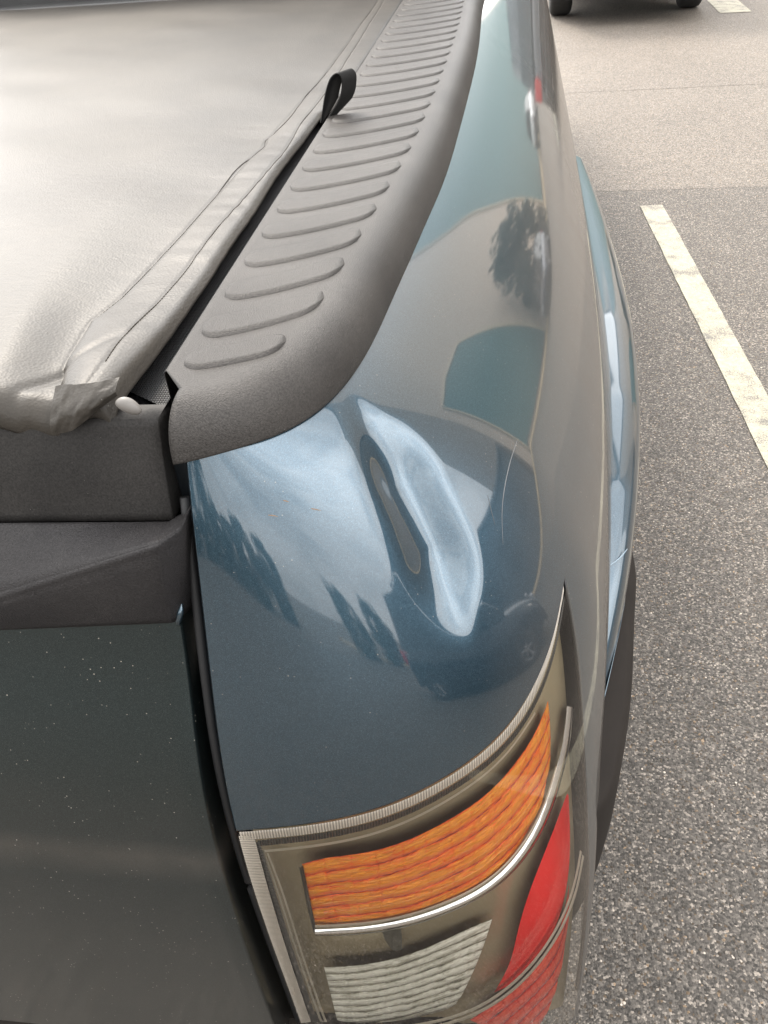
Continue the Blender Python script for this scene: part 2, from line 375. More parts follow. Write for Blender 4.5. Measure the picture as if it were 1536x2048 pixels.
def loft(name,A,B,off,mt,parent,nu=80,nv=10,thick=0.,dome=0.,ks=24,offB=None):
    """sheet between two outlines drawn on the body surface pushed out by off; thick gives it a rim going inwards"""
    a=resamp(px_tz(A,off,ks),nu); b=resamp(px_tz(B,off,ks),nu); v=np.linspace(0,1,nv)[:,None,None]
    tz=a[None]*(1-v)+b[None]*v
    vv=np.broadcast_to(v[...,0],tz.shape[:2]); o=off+dome*np.clip(np.sin(vv*np.pi),0,1)**.6
    if thick:
        pad=np.concatenate([tz[:1],tz,tz[-1:]],0); pad=np.concatenate([pad[:,:1],pad,pad[:,-1:]],1)
        o=np.pad(o,1,mode='edge'); o[0,:]-=thick;o[-1,:]-=thick;o[:,0]-=thick;o[:,-1]-=thick; tz=pad
    G=Soff(tz[...,0],tz[...,1],o)
    e1=np.linalg.norm(np.diff(G,axis=1),axis=2);e0=np.linalg.norm(np.diff(G,axis=0),axis=2)
    U=np.concatenate([np.zeros((G.shape[0],1)),np.cumsum(e1,1)],1)[G.shape[0]//2][None]*np.ones((G.shape[0],1))
    Vv=np.concatenate([np.zeros((1,G.shape[1])),np.cumsum(e0,0)],0)
    nn=np.cross(G[1,0]-G[0,0],G[0,1]-G[0,0]) if not thick else np.cross(G[3,2]-G[2,2],G[2,3]-G[2,2])
    P0=G[2,2]; flip=(nn@(NSG*nrm(S0,tz[2,2,0],tz[2,2,1])))>0
    return gmesh(name,G,mt,parent,flip=flip,uv=np.stack([U,Vv],-1))

# ------------------------------------------------------------------ setting
def plane(name,x0,x1,y0,y1,z,mt,kind='structure',n=1):
    xs=np.linspace(x0,x1,n+1);ys=np.linspace(y0,y1,n+1); X,Y=np.meshgrid(xs,ys,indexing='ij')
    o=gmesh(name,np.stack([X,Y,X*0+z],-1),mt,None,flip=True,smooth=False)
    if kind: o['kind']=kind
    return o
plane('ground',-400,400,-400,400,-.012,ASPL)
# near bay surface of darker asphalt, then the paler lane and a middle strip, meeting at sealed joints
plane('parking_bay_asphalt',-14,10.5,-12,4.527,0,ASPH)
plane('lane_asphalt',-60,10.5,4.53,6.61,0,ASPL)
plane('far_bay_asphalt',-60,10.5,6.616,40,0,ASPL)
def road_line(pts,label,w0=.0):
    # pts: ground quad outline (4) -> ragged edged sheet
    a,b,c,d=[np.array(p,float) for p in pts]; k=90; V=[];V2=[]
    for i in range(k):
        u=i/(k-1); l=a*(1-u)+d*u; r=b*(1-u)+c*u; jl=(random.random()-.5)*.003; jr=(random.random()-.5)*.003
        V.append([(l[0]+jl,l[1],.004),((l[0]+r[0])/2,(l[1]+r[1])/2,.004),(r[0]+jr,r[1],.004)])
    G=np.array(V); o=gmesh('parking_line',G,LINEM,None,smooth=False); tag(o,kind='structure'); return o
g=lambda x,y: onz(x,y,0)[:2]
def line_from(p,q,w):
    p=np.array(p);q=np.array(q);t=(q-p)/np.linalg.norm(q-p);nn=np.array([t[1],-t[0]]); return [p,p+nn*w,q+nn*w,q]
p0=g(1280,413);p1=g(1536,938); dirn=(p1-p0)/np.linalg.norm(p1-p0)
road_line([p0,g(1325,411),g(1325,411)+dirn*4.6,p0+dirn*4.6],'')
q0=g(1440,27);q1=g(1503,24); dq=(g(1405,-8)-q0); dq=dq/np.linalg.norm(dq)
road_line([q0+dq*4.5,q1+dq*4.5,q1,q0],'')

# ------------------------------------------------------------------ the pickup truck
truck=empty('pickup_truck',(-.95,.4,0))
tag(truck,'dark blue pickup truck with dented rear corner, grey rail cap and soft bed cover','pickup truck')
def par(o):      # parent a world-space mesh to the truck keeping its place
    o.parent=truck; o.matrix_parent_inverse=Matrix.Translation((.95,-.4,0)); return o
def sub(o,p): o.parent=p; return o
XC=-.95

# lamp outlines in surface coordinates
LT=[(473,1662),(600,1650),(750,1618),(900,1548),(1000,1468),(1060,1385),(1108,1265),(1130,1152)]
LR=[(1130,1152),(1150,1270),(1163,1400),(1172,1560),(1178,1740)]
lt=px_tz(LT,0,40); lr=px_tz(LR,0,30)
lt[0,0]=0.0015
tR0,zT=lt[-1]
o=np.argsort(lt[:,0]); zL=lambda t: np.interp(t,lt[o,0],lt[o,1])
o2=np.argsort(lr[:,1]); tRz=lambda z: np.where(z>=lr[:,1].max(),tR0,np.interp(z,lr[o2,1],lr[o2,0]))
print('lamp tz',lt[0],lt[-1],lr[-1])
E_px=[(372,925),(450,905),(560,868),(640,820),(682,780),(710,744),(735,704),(780,610),(820,520),(855,440),(885,370),(915,275),(940,180),(958,90),(970,0)]
etz=px_tz(E_px,0.003); 
oc=np.argsort(etz[:,0]); ZTOP=1.1585; ZTt=lambda t: np.where(t>tR0,ZTOP,(np.interp(t,etz[oc,0],etz[oc,1])+.0035)*(1-sstep(.6*tR0,tR0,t))+ZTOP*sstep(.6*tR0,tR0,t))

nr=230; ntA=330
s=np.linspace(0,1,nr)
tA=tR0*np.linspace(0,1,ntA)**1.15; tA[0]=.0012
VA=[]
TA=np.broadcast_to(tA[None],(nr,ntA)); ZA=ZTt(tA)[None]+(zL(tA)[None]-ZTt(tA)[None])*s[:,None]
GA=S(TA,ZA)
NA=NSG*nrm(S0,TA,ZA)
# rim along the rear gap and along the lamp
e=GA[:,0]
GA=np.concatenate([(e+[-.002,.045,0])[:,None],(e+[-.002,.006,0])[:,None],(e+[-.0012,.0012,0])[:,None],GA],1)
rim=GA[-1:].copy(); rn=np.concatenate([NA[-1:,:1]]*3+[NA[-1:]],1)
GA=np.concatenate([GA,rim-rn*.0015-[0,0,.0008],rim-rn*.012-[0,0,.001]],0)
# flank
rowsB=np.concatenate([ZTOP+(zT-ZTOP)*s,zT+(.31-zT)*np.linspace(0,1,180)[1:]])
cB=np.concatenate([np.linspace(0,1,110)*.45,.45+np.linspace(0,1,70)[1:]*4.05])
TB=tRz(rowsB)[:,None]+cB[None]; ZB=np.broadcast_to(rowsB[:,None],TB.shape)
GB=S(TB,ZB); NB=NSG*nrm(S0,TB,ZB)
VB=GB.reshape(-1,3); FB=[]
for i in range(len(rowsB)-1):
    for j in range(len(cB)-1):
        a=i*len(cB)+j; FB.append((a,a+1,a+1+len(cB),a+len(cB)))
nA=GA.shape; FA=gridf(nA[0],nA[1]); offA=len(VB)
FA=[tuple(offA+k for k in f) for f in FA]
side=mesh('bed_side_panel',np.concatenate([VB,GA.reshape(-1,3)]),FB+FA,PAINT)
import bmesh
bm=bmesh.new();bm.from_mesh(side.data);bmesh.ops.remove_doubles(bm,verts=bm.verts,dist=1e-5);bmesh.ops.recalc_face_normals(bm,faces=bm.faces)
bm.to_mesh(side.data);bm.free(); par(side)
side['label']='dented dark blue bed side with a long crease and scratches'

# mirrored plain panel on the far side
TM,ZM=np.meshgrid(np.concatenate([np.linspace(.001,1,30),1+np.linspace(.02,4,30)]),np.linspace(1.172,.36,40)); GM=S0(TM,ZM); GM[...,0]=2*XC-GM[...,0]
par(gmesh('bed_side_panel',GM,PAINT))

# ---- rail cap
print('cap z',etz[:,1].round(3))
E3=Soff(etz[:,0],etz[:,1],.003)
E3=np.concatenate([[list(onz(347,930,E3[0,2]))],E3,[[E3[-1,0]+.004,2.64,E3[-1,2]]]],0)
print('E3',E3.round(3).tolist())
E3=E3[[i for i in range(len(E3)) if i==0 or E3[i,1]>=E3[i-1,1]-1e-3]]
Ec=catmull(E3,420); TOPZ=1.2
def cap_side(Ec,mirror=False,name='rail_cap'):
    k=len(Ec); I=np.zeros_like(Ec); ey=Ec[:,1]; I[:,0]=-.252
    I[:,1]=np.interp(ey,[ey[0],.52,.60,.66,.9,2.64],[.536,.58,.66,.705,.93,2.64]); I[:,2]=TOPZ
    D=I-Ec; D[:,2]=0; Dl=np.linalg.norm(D,axis=1,keepdims=True); D/=Dl
    tg=np.gradient(Ec[:,:2],axis=0); tg/=np.linalg.norm(tg,axis=1,keepdims=True); IN=np.stack([-tg[:,1],tg[:,0],tg[:,0]*0],-1)
    # smooth inward normals
    al_=np.r_[0,np.cumsum(np.linalg.norm(np.diff(Ec,axis=0),axis=1))]; bl_=sstep(.0,.05,al_); IN[:,0]=IN[:,0]*bl_+.06*(1-bl_)
    for _ in range(12): IN[1:-1]=(IN[:-2]+IN[1:-1]*2+IN[2:])/4
    IN/=np.linalg.norm(IN,axis=1,keepdims=True)
    zz=TOPZ-Ec[:,2]; rows=[]
    up=np.array([0,0,1.])
    base=Ec
    rows.append(base+IN*.010+up*.002); rows.append(base+IN*.0015-up*.0008); rows.append(base-up*.0); rows.append(base-IN*.0004+up*.002)
    for a in np.linspace(.06,1,20):
        th=a*math.pi/2; rows.append(base+IN*(.036*(1-math.cos(th))**1.05)+up*(zz[:,None]*math.sin(th)**.86))
    last=rows[-1]
    for f in np.linspace(.04,1,14): rows.append(last*(1-f)+(I+np.array([.0025,0,0]))*f)
    rows.append(I+np.array([.0008,0,-.0008])); rows.append(I+np.array([0,0,-.003])); rows.append(I+np.array([0,0,-.04]))
    G=np.stack(rows,0)
    # rear end: close the left end with a small rounded return
    e0=G[:,0].copy(); G=np.concatenate([(e0+[.001,.02,-.002])[:,None],(e0+[-.0002,.003,-.0008])[:,None],(e0+[.0004,.0006,-.0001])[:,None],G],1)
    nv=G.shape[1]; V=list(G.reshape(-1,3)); Fc=gridf(G.shape[0],nv,flip=True)
    # raised grip ribs
    out=lambda y: np.interp(y,Ec[:,1],last[:,0])
    for q in range(31):
        y0=.596+.0695*(q-1)
        if q==0: y0=.541
        xl=-.243+ (.002 if q==0 else 0); yc=y0+.045; xr=float(out(yc+.02))-.001
        Lx=xr-xl; dy=.34*Lx+.020
        if q==0: dy=.38*Lx-.002; xr-=.008; Lx=xr-xl
        if y0+dy>2.6: break
        nu_,nv_=34,11; wv=.0225 if q else .0175; o=len(V); 
        for a in range(nu_):
            u=a/(nu_-1); x=xl+Lx*u
            cy=y0+.012+dy*(u**1.6)
            # half width: rounded ends
            dl=min(u,1-u)*Lx; er=.014 if u>.5 else .020
            hw=wv*math.sqrt(max(0,1-(1-min(dl/er,1))**2)) if dl<er else wv
            for b in range(nv_):
                v=-1+2*b/(nv_-1); ed=(1-abs(v))*hw; ed=min(ed,dl)
                V.append(np.array([x+ -.35*v*hw*.0,cy+v*hw,TOPZ+.00015+.0027*(1-math.exp(-(ed/.0018)**1.5))]))
        Fc+=gridf(nu_,nv_,off=o,flip=True)
    V=np.array(V)
    if mirror: V[:,0]=2*XC-V[:,0]
    ob=mesh(name,V,Fc,CAPM); 
    return par(ob)
cap=cap_side(Ec); cap_side(Ec,True)

# ---- dark jamb behind the gap, seal, bed front
mb=MB(); mb.box((-.237,.60,.76),(.0095,.10,.385)); jam=par(mb.build('gap_jamb',JAMB))
prof=[(372,930),(400,1150),(425,1350),(447,1500),(470,1650),(505,1780),(545,1900),(600,2048)]
pb=np.array([onx(x,y,-.229) for x,y in prof]); 
zs_=np.linspace(1.12,.32,60)
mb=MB(); mb.tube([(-.2375,float(Yr(z))+.020,z) for z in zs_],.0042,10); par(mb.build('door_seal',JAMB2,smooth=True))

# ---- tailgate
tp=np.array([onx(x,y,-.250) for x,y in [(357,1232),(372,1330),(386,1450),(402,1570),(430,1700),(470,1840),(545,2048)]]); print('tailgate prof',tp.round(3).tolist())
yt=nspl(tp[:,2],tp[:,1])
zt=np.concatenate([np.linspace(tp[0,2],tp[-1,2],50),[.36]])
def yT(z): return np.where(z>tp[-1,2],yt(z),tp[-1,1])
xsT=np.concatenate([[-.2495],np.linspace(-.251,-1.649,70),[-1.6505]])
rows=[]
for z in zt: rows.append([(x,float(yT(z))-.004*(1-((x-XC)/.7)**2)*0+ (0.0014 if k in(0,len(xsT)-1) else 0),z) for k,x in enumerate(xsT)])
G=np.array(rows)
top=G[:1].copy(); G=np.concatenate([top+[0,.045,.004],top+[0,.006,.004],top+[0,.001,.0025],G],0)
lft=G[:,:1].copy();rgt=G[:,-1:].copy()
G=np.concatenate([lft+[.0005,.05,0],lft+[.0005,.004,0],G,rgt+[-.0005,.004,0],rgt+[-.0005,.05,0]],1)
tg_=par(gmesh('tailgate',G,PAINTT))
mb=MB(); mb.tube([tuple(ony(x,y,float(yT(tp[0,2]))+dd)) for x,y,dd in((363,1206,.004),(360,1222,.001),(357,1240,-.001),(358,1256,.0))],[.0010,.0032,.0028,.0008],10); 
ob=mb.build('folded_lip',PAINT,smooth=True); ob.parent=tg_
pc_=ony(39,1851,float(yT(.70))-.0006); mb=MB(); mb.box(pc_,(.0032,.0004,.0022),bev=.0003); ob=mb.build('paint_chip',simple('bare_grey_primer',(.22,.22,.21),.6)); ob.parent=tg_
# trim cap on the tailgate top
yb,yc_,yl=.470,.428,float(yT(tp[0,2]))-.006
def lnx(y,p,q,n): # points along image line at depth y
    return [ony(p[0]+(q[0]-p[0])*u,p[1]+(q[1]-p[1])*u,y) for u in np.linspace(0,1,n)]
A0=lnx(yb,(-700,1052),(332,1044),60); A2=lnx(yl,(-700,1290),(343,1246),60)
A1=[ony(x,1195-(x/310.)*103 if x>0 else 1195-x*.02,yc_) for x in np.linspace(-700,311,60)]
A0=np.array(A0);A1=np.array(A1);A2=np.array(A2); rows=[A0+[0,.03,-.03],A0+[0,.003,-.002],A0]
for f in np.linspace(.06,.92,8): rows.append(A0*(1-f)+A1*f+np.array([0,0,.0015*math.sin(f*math.pi)]))
for f in np.linspace(0,1,7):
    p=A0*(1-.92)+A1*.92; q=A1*(.9)+A2*.1; m_=A1; rows.append(p*(1-f)**2+2*m_*f*(1-f)+q*f*f)
for f in np.linspace(.15,1,10): rows.append(A1*(1-f)+A2*f-np.array([0,.003*math.sin(f*math.pi),0]))
rows.append(A2+[0,.012,-.002])
G=np.stack(rows,0); 
endp=G[:,-1:]; G=np.concatenate([G,endp+[.0015,.002,-.001],endp+[.010,.022,-.004],endp+[.010,.05,-.004]],1)
# continue to the far corner
far=G[:,:1].copy(); far[...,0]=-1.65; G=np.concatenate([far,G],1)
tc_=gmesh('trim_cap',G,TRIM); tc_.parent=tg_; tc_.matrix_parent_inverse=Matrix.Identity(4)

# ---- cover rear rail (dusty rubber-faced strip above the tailgate)
B0=np.array(lnx(.497,(-900,850),(330,838),30)); B1=np.array(lnx(.476,(-900,1052),(345,1041),30)); B0[:,0]=B1[:,0]
rows=[B0+[0,.02,.0],B0]
for f in np.linspace(.08,1,12): rows.append(B0*(1-f)+B1*f-np.array([0,.0016*math.sin(f*math.pi),0]))
rows+= [B1+[0,.002,-.0015],B1+[0,.02,-.002]]
G=np.stack(rows,0); e_=G[:,-1:]; G=np.concatenate([G,e_+[.0003,.002,0],e_+[.0003,.03,0]],1)
far=G[:,:1].copy(); far[...,0]=-1.64; G=np.concatenate([far,G],1)
par(gmesh('cover_end_rail',G,STRIP))

# ---- bed floor / cab
def cabmat(name,c,**k):
    m,nt,o=mat(name); pbsdf(nt,o,Base_Color=c,**k); return m
GLASSD=cabmat('dark_tinted_glass',(.012,.014,.015),Roughness=.03,Specular_IOR_Level=.6)
mb=MB()
prof_c=[(2.70,.95),(2.70,1.24),(2.74,1.30),(2.95,1.74),(3.2,1.80),(4.1,1.78),(4.7,1.50),(5.0,1.24),(6.1,1.12),(6.35,1.0),(6.4,.5),(2.66,.42)]
def xside(z): return -.06 if z<1.2 else -.03-max(0,z-1.15)*.42
V=[];Fc=[]
for sgn in(1,-1):
    for (y,z) in prof_c:
        x=xside(z); V.append((x if sgn>0 else 2*XC-x,y,z))
k=len(prof_c); Fc=[tuple(range(k)),tuple(range(2*k-1,k-1,-1))]+[(i,i+k,(i+1)%k+k,(i+1)%k) for i in range(k)]
mb.add(V,Fc); cab=par(mb.build('cab',PAINT))
V=[(x,y,z) for (y,z) in [(2.712,1.335),(2.905,1.70)] for x in (-.95+.72-(z-1.33)*.3,-.95-.72+(z-1.33)*.3)]
V=[(v[0],v[1]-.004,v[2]) for v in V]; mb=MB(); mb.add(V,[(0,1,3,2)]); ob=mb.build('rear_window',GLASSD); ob.parent=cab
for sg in(1,-1):
    V=[]
    for y,z in[(3.0,1.32),(3.2,1.70),(4.05,1.70),(4.62,1.36),(4.62,1.32)]:
        x=xside(z)+.004; V.append((x if sg>0 else 2*XC-x,y,z))
    mb=MB(); mb.add(V,[(0,1,2,3,4)]); ob=mb.build('side_window',GLASSD); ob.parent=cab
mb=MB(); mb.box((XC,2.60,1.165),(.72,.05,.035),bev=.01); mb.box((XC,2.645,1.0),(.72,.012,.3)); ob=par(mb.build('bed_front_rail',simple('dark_bed_rail',(.03,.03,.03),.5)))
mb=MB(); mb.box((XC,1.55,.66),(.70,1.1,.02)); par(mb.build('bed_floor',TRIM))

# ---- wheel arch flare
fy=[.42,.6,.72,.85,1.01,1.21,1.467,1.78,2.1,2.4]; fx=[.06,.105,.137,.168,.196,.219,.233,.232,.222,.205]
fxf=nspl(fy,fx)
ys=np.linspace(.60,2.4,110); rows=[]
def bodyx(y,z):
    tt=np.linspace(.3,3.4,400); P=S0(tt,np.full_like(tt,z)); return np.interp(y,P[:,1],P[:,0])
zz=[.86,.815,.806,.803,.800,.797,.793,.787,.776,.755,.715,.68,.658,.652,.652]; ff=[-.2,-.05,.06,.20,.38,.55,.70,.84,.94,.99,1.,.995,.97,.93,.5]
for z,f in zip(zz,ff):
    bx=bodyx(ys,z)-.004; ox=fxf(ys); rows.append(np.stack([bx+(ox-bx)*f,ys,np.full_like(ys,z)-np.interp(ys,[.6,.7,.85,1.0,1.2,1.45,2.4],[.16,.12,.07,.035,.01,0,.0])*(1 if z>.75 else .9 if z>.72 else .5 if z>.70 else 0)],-1))
G=np.stack(rows,0); fl=par(gmesh('wheel_arch_flare',G,PAINTC))
_q=[onz(x,y,.735) for x,y in((1200,1146),(1212,1136),(1228,1124),(1242,1112),(1253,1098))]; mb=MB(); mb.tube([(q[0]+.001,q[1],q[2]) for q in _q],.0007,6); _o=mb.build('panel_seam',simple('pale_seam_edge',(.25,.32,.38),.4),smooth=True); _o.parent=fl; _o.matrix_parent_inverse=Matrix.Identity(4)
ly=[.52,.54,.57,.62,.70,.87,.95,1.02]; lx=nspl(ly,[.096,.112,.130,.145,.163,.187,.197,.196])
ys=np.linspace(.52,1.02,60); rows=[]
for z,f in [(.655,.0),(.655,.90),(.648,.97),(.63,1.0),(.60,1.01),(.55,1.),(.48,.95),(.42,.85)]:
    bx=np.full_like(ys,.05); rows.append(np.stack([bx+(lx(ys)-bx)*f,ys,np.full_like(ys,z)],-1))
G=np.stack(rows,0); e_=G[:,-1:]; G=np.concatenate([G,e_+[-.03,.008,0]],1); s_=G[:,:1]; G=np.concatenate([s_+[-.05,.0,0],G],1)
par(gmesh('bumper_end',G,FLAREM))
# rear wheel under the flare
def wheel(parent,c,r=.37,w=.24,names=('wheel','tyre','rim')):
    root=empty(names[0],c); 
    a=np.linspace(0,2*math.pi,65)[:-1]; prof=[(r*.62,-.48),(r*.70,-.5),(r*.88,-.5),(r*.97,-.42),(r,-.3),(r,.3),(r*.97,.42),(r*.88,.5),(r*.70,.5),(r*.62,.48)]
    V=[(w*p[1],p[0]*math.cos(t),p[0]*math.sin(t)) for p in prof for t in a]; Fc=gridf(len(prof),64,wrap=True)
    ty=mesh(names[1],V,Fc,TYRE); ty.parent=root
    m2=MB()
    for q in range(6):
        t=q*math.pi/3; ct,st=math.cos(t),math.sin(t); Rm=np.array([[1,0,0],[0,ct,-st],[0,st,ct]])
        for sx in(1,-1): m2.box(Rm@np.array([sx*w*.36,r*.34,0]),(w*.05,r*.30,r*.075),Rm,.006)
    V=[(w*x,rr*math.cos(t),rr*math.sin(t)) for x,rr in[(-.46,r*.63),(-.44,r*.58),(.44,r*.58),(.46,r*.63)] for t in a]; m2.add(V,gridf(4,64,wrap=True))
    for sx in(1,-1): m2.add([(sx*w*.40,0,0)]+[(sx*w*.38,r*.14*math.cos(t),r*.14*math.sin(t)) for t in a],[(0,1+i,1+(i+1)%64) for i in range(64)])
    rm=m2.build(names[2],ALLOY); rm.parent=root; return root
for x in(.04,2*XC-.04):
    for y in(1.45,4.65): wr=wheel(None,(x,y,.37)); wr.parent=truck; wr.matrix_parent_inverse=Matrix.Translation((.95,-.4,0))
mb=MB(); mb.box((XC,2.6,.52),(.93,2.1,.09),bev=.02); par(mb.build('chassis',BLACK))
mb=MB(); mb.box((XC,.50,.28),(.93,.13,.08),bev=.04); par(mb.build('rear_bumper',FLAREM))


# tiny bits of grit and leaf stuck on the paint, and a chip on the tailgate
def fleck(px,w,mt,name='leaf_fleck'):
    tz=px_tz(px,0,None); P=S(tz[:,0],tz[:,1])+NSG*nrm(S0,tz[:,0],tz[:,1])*.0003; mb=MB(); mb.tube(catmull(P,6),[w*.4,w,w,w*.9,w*.6,w*.3],5,flat=.5); o=mb.build(name,mt,fix=False); o.parent=side
LEAFB=simple('dry_brown_leaf_bit',(.16,.10,.06),.8)
for q in([(622,1017),(632,1019),(642,1021)],[(536,1030),(546,1031),(556,1033)],[(566,1001),(572,1002),(578,1004)]): fleck(q,.0006,LEAFB)
# ------------------------------------------------------------------ surroundings seen ahead and mirrored in the paint
def siding(name,c,c2,pitch):
    m,nt,o=mat(name); v=obj_vec(nt); sp=nd(nt,'ShaderNodeSeparateXYZ'); nt.links.new(v,sp.inputs[0])
    f=mth(nt,'FRACT',mth(nt,'DIVIDE',sp.outputs['Z'],pitch)); g_=ramp(nt,[(0,.0),(.05,1),(.95,1),(1,.0)],f)
    n=noise(nt,1.5,5,.6,v); col=mixc(nt,n,c,c2); col=mixc(nt,g_,tuple(np.array(c)*.6),col)
    pbsdf(nt,o,Base_Color=col,Roughness=.6,Normal=bump(nt,g_,.5,.02)); return m
SIDE=siding('beige_cladding',(.46,.37,.29),(.40,.33,.27),.30); GREEN=siding('green_door_slats',(.055,.12,.12),(.07,.14,.135),.22)
wh=empty('warehouse',(13.5,50,0)); tag(wh,'long beige clad warehouse with dark green roller doors beyond the lane','building')
def wp(o): o.parent=wh; o.matrix_parent_inverse=Matrix.Translation((-13.5,-50,0)); return o
mb=MB(); mb.box((17,56.4,7),(5,44.2,7),bev=.05); wp(mb.build('wall',SIDE))
mb=MB(); mb.box((17,56.4,14.1),(5.2,44.4,.12),bev=.03); wp(mb.build('roof',simple('grey_roof_edge',(.25,.25,.26),.5)))
for (a,b,zt_) in[(13.9,20.0,6.0),(33,98,13.2)]:
    mb=MB(); mb.box((11.97,(a+b)/2,zt_/2+.25),(.06,(b-a)/2,zt_/2),bev=.01); dr=wp(mb.build('roller_door',GREEN))
    mb=MB(); 
    for y in(a-.1,b+.1): mb.box((11.95,y,zt_/2+.2),(.08,.09,zt_/2+.1),bev=.01)
    mb.box((11.95,(a+b)/2,zt_+.35),(.08,(b-a)/2,.09),bev=.01); f_=mb.build('door_frame',simple('cream_door_frame',(.5,.42,.3),.5)); f_.parent=dr
ax=empty('added_annex',(13.5,-2,0)); tag(ax,'low slate blue annex added out of view to cover low sky in the pickup reflections','building')  # unseen building, added to block low sky in the paint reflection
def ap(o): o.parent=ax; o.matrix_parent_inverse=Matrix.Translation((-13.5,2,0)); return o
mb=MB(); mb.box((17,2.6,1.4),(4.6,9.2,1.4),bev=.04); ap(mb.build('wall',siding('slate_blue_cladding',(.05,.065,.08),(.07,.08,.09),.25)))
mb=MB(); mb.box((17,2.6,2.9),(4.8,9.4,.09),bev=.03); ap(mb.build('roof',simple('dark_roof_sheet',(.06,.06,.065),.5)))
for y in(-4,0,4,8): 
    mb=MB(); mb.box((12.39,y,1.5),(.03,.9,.5),bev=.01); ap(mb.build('window',GLASSD))
mb=MB(); mb.box((10.62,40,.06),(.12,60,.06),bev=.02); tag(mb.build('kerb',simple('cream_kerb_stone',(.55,.43,.26),.7,0,.15,3)),kind='structure')

def leaf_mat(name,a,b):
    m,nt,o=mat(name); v=obj_vec(nt); c=ramp(nt,[(.35,a),(.65,b)],noise(nt,1.7,3,.6,v)); pbsdf(nt,o,Base_Color=c,Roughness=.6); return m
LEAFD=leaf_mat('dark_evergreen_leaves',(.010,.020,.012),(.03,.05,.025)); LEAFM=leaf_mat('mid_green_leaves',(.03,.06,.02),(.07,.11,.04)); BARK=simple('brown_bark',(.09,.065,.045),.9,0,.3,8,.5,30,.02)
def crown(seed,h,r,nl,cone=False,ls=.16):
    rg_=np.random.default_rng(seed); V=[];Fc=[]
    cl=[]
    for _ in range(46):
        u=rg_.random(); zc=h*(.06+.94*u); rad=r*(1-u*.95 if cone else math.sqrt(max(.05,1-((u-.42)/.62)**2)))
        a=rg_.random()*2*math.pi; q=rg_.random()**.5; cl.append((rad*q*math.cos(a),rad*q*math.sin(a),zc,r*(.20+.22*rg_.random())*(1-.5*u if cone else 1)))
    for _ in range(nl):
        c=cl[rg_.integers(len(cl))]; d=rg_.normal(size=3); d/=np.linalg.norm(d); p=np.array(c[:3])+d*c[3]*rg_.random()**.4
        a=rg_.normal(size=3);a/=np.linalg.norm(a);b=np.cross(a,rg_.normal(size=3));b/=np.linalg.norm(b); s_=ls*(.6+.8*rg_.random()); o_=len(V)
        V+=[p-a*s_,p+b*s_*.5,p+a*s_,p-b*s_*.5]; Fc.append((o_,o_+1,o_+2,o_+3))
    return V,Fc
def tree_proto(seed,h,r,lm,cone,th_):
    V,Fc=crown(seed,h,r,5200,cone); mc=bpy.data.meshes.new('crown'); mc.from_pydata([tuple(map(float,v)) for v in V],[],Fc); mc.materials.append(lm)
    mb=MB(); mb.tube([(0,0,0),(.05,.03,h*.3),(-.03,.02,h*.6),(0,0,h*.9)],[th_,th_*.75,th_*.45,th_*.1],10)
    rg_=random.Random(seed)
    for q in range(7):
        a=rg_.random()*6.28; z=h*(.3+.07*q); L_=r*.7*(1-q*.08); mb.tube([(0,0,z),(L_*.5*math.cos(a),L_*.5*math.sin(a),z+L_*.3),(L_*math.cos(a),L_*math.sin(a),z+L_*.5)],[th_*.4,th_*.25,th_*.08],6)
    mt=bpy.data.meshes.new('trunk'); mt.from_pydata(mb.v,[],mb.f); mt.materials.append(BARK); return mc,mt
def put_tree(pr,name,loc,rz,sc_,label,group=None):
    t=empty(name,loc,rz); t.scale=(sc_,)*3; tag(t,label,'tree',group)
    for nme,me in(('crown',pr[0]),('trunk',pr[1])):
        o=bpy.data.objects.new(nme,me); COL.objects.link(o); o.parent=t
PR1=tree_proto(3,5.0,2.3,LEAFD,False,.16); PR2=tree_proto(5,3.6,.85,LEAFM,True,.10)
rt=random.Random(4)
for k_ in range(14):
    x=-22+k_*1.95; put_tree(PR1,'hedge_tree',(x+rt.uniform(-.6,.6),-15.5+rt.uniform(-1.6,1.6),0),rt.random()*6,.44+.16*rt.random(),'%s of the fourteen dark evergreens in the row behind the pickup'%('leftmost','second from left','third from left','fourth from left','fifth from left','sixth from left','seventh from left','seventh from right','sixth from right','fifth from right','fourth from right','third from right','second from right','rightmost')[k_],'dark evergreen trees in the hedge row behind the car park')
put_tree(PR1,'broad_tree',(10.2,22.6,0),1.,.82,'broad dark tree standing against the warehouse wall')

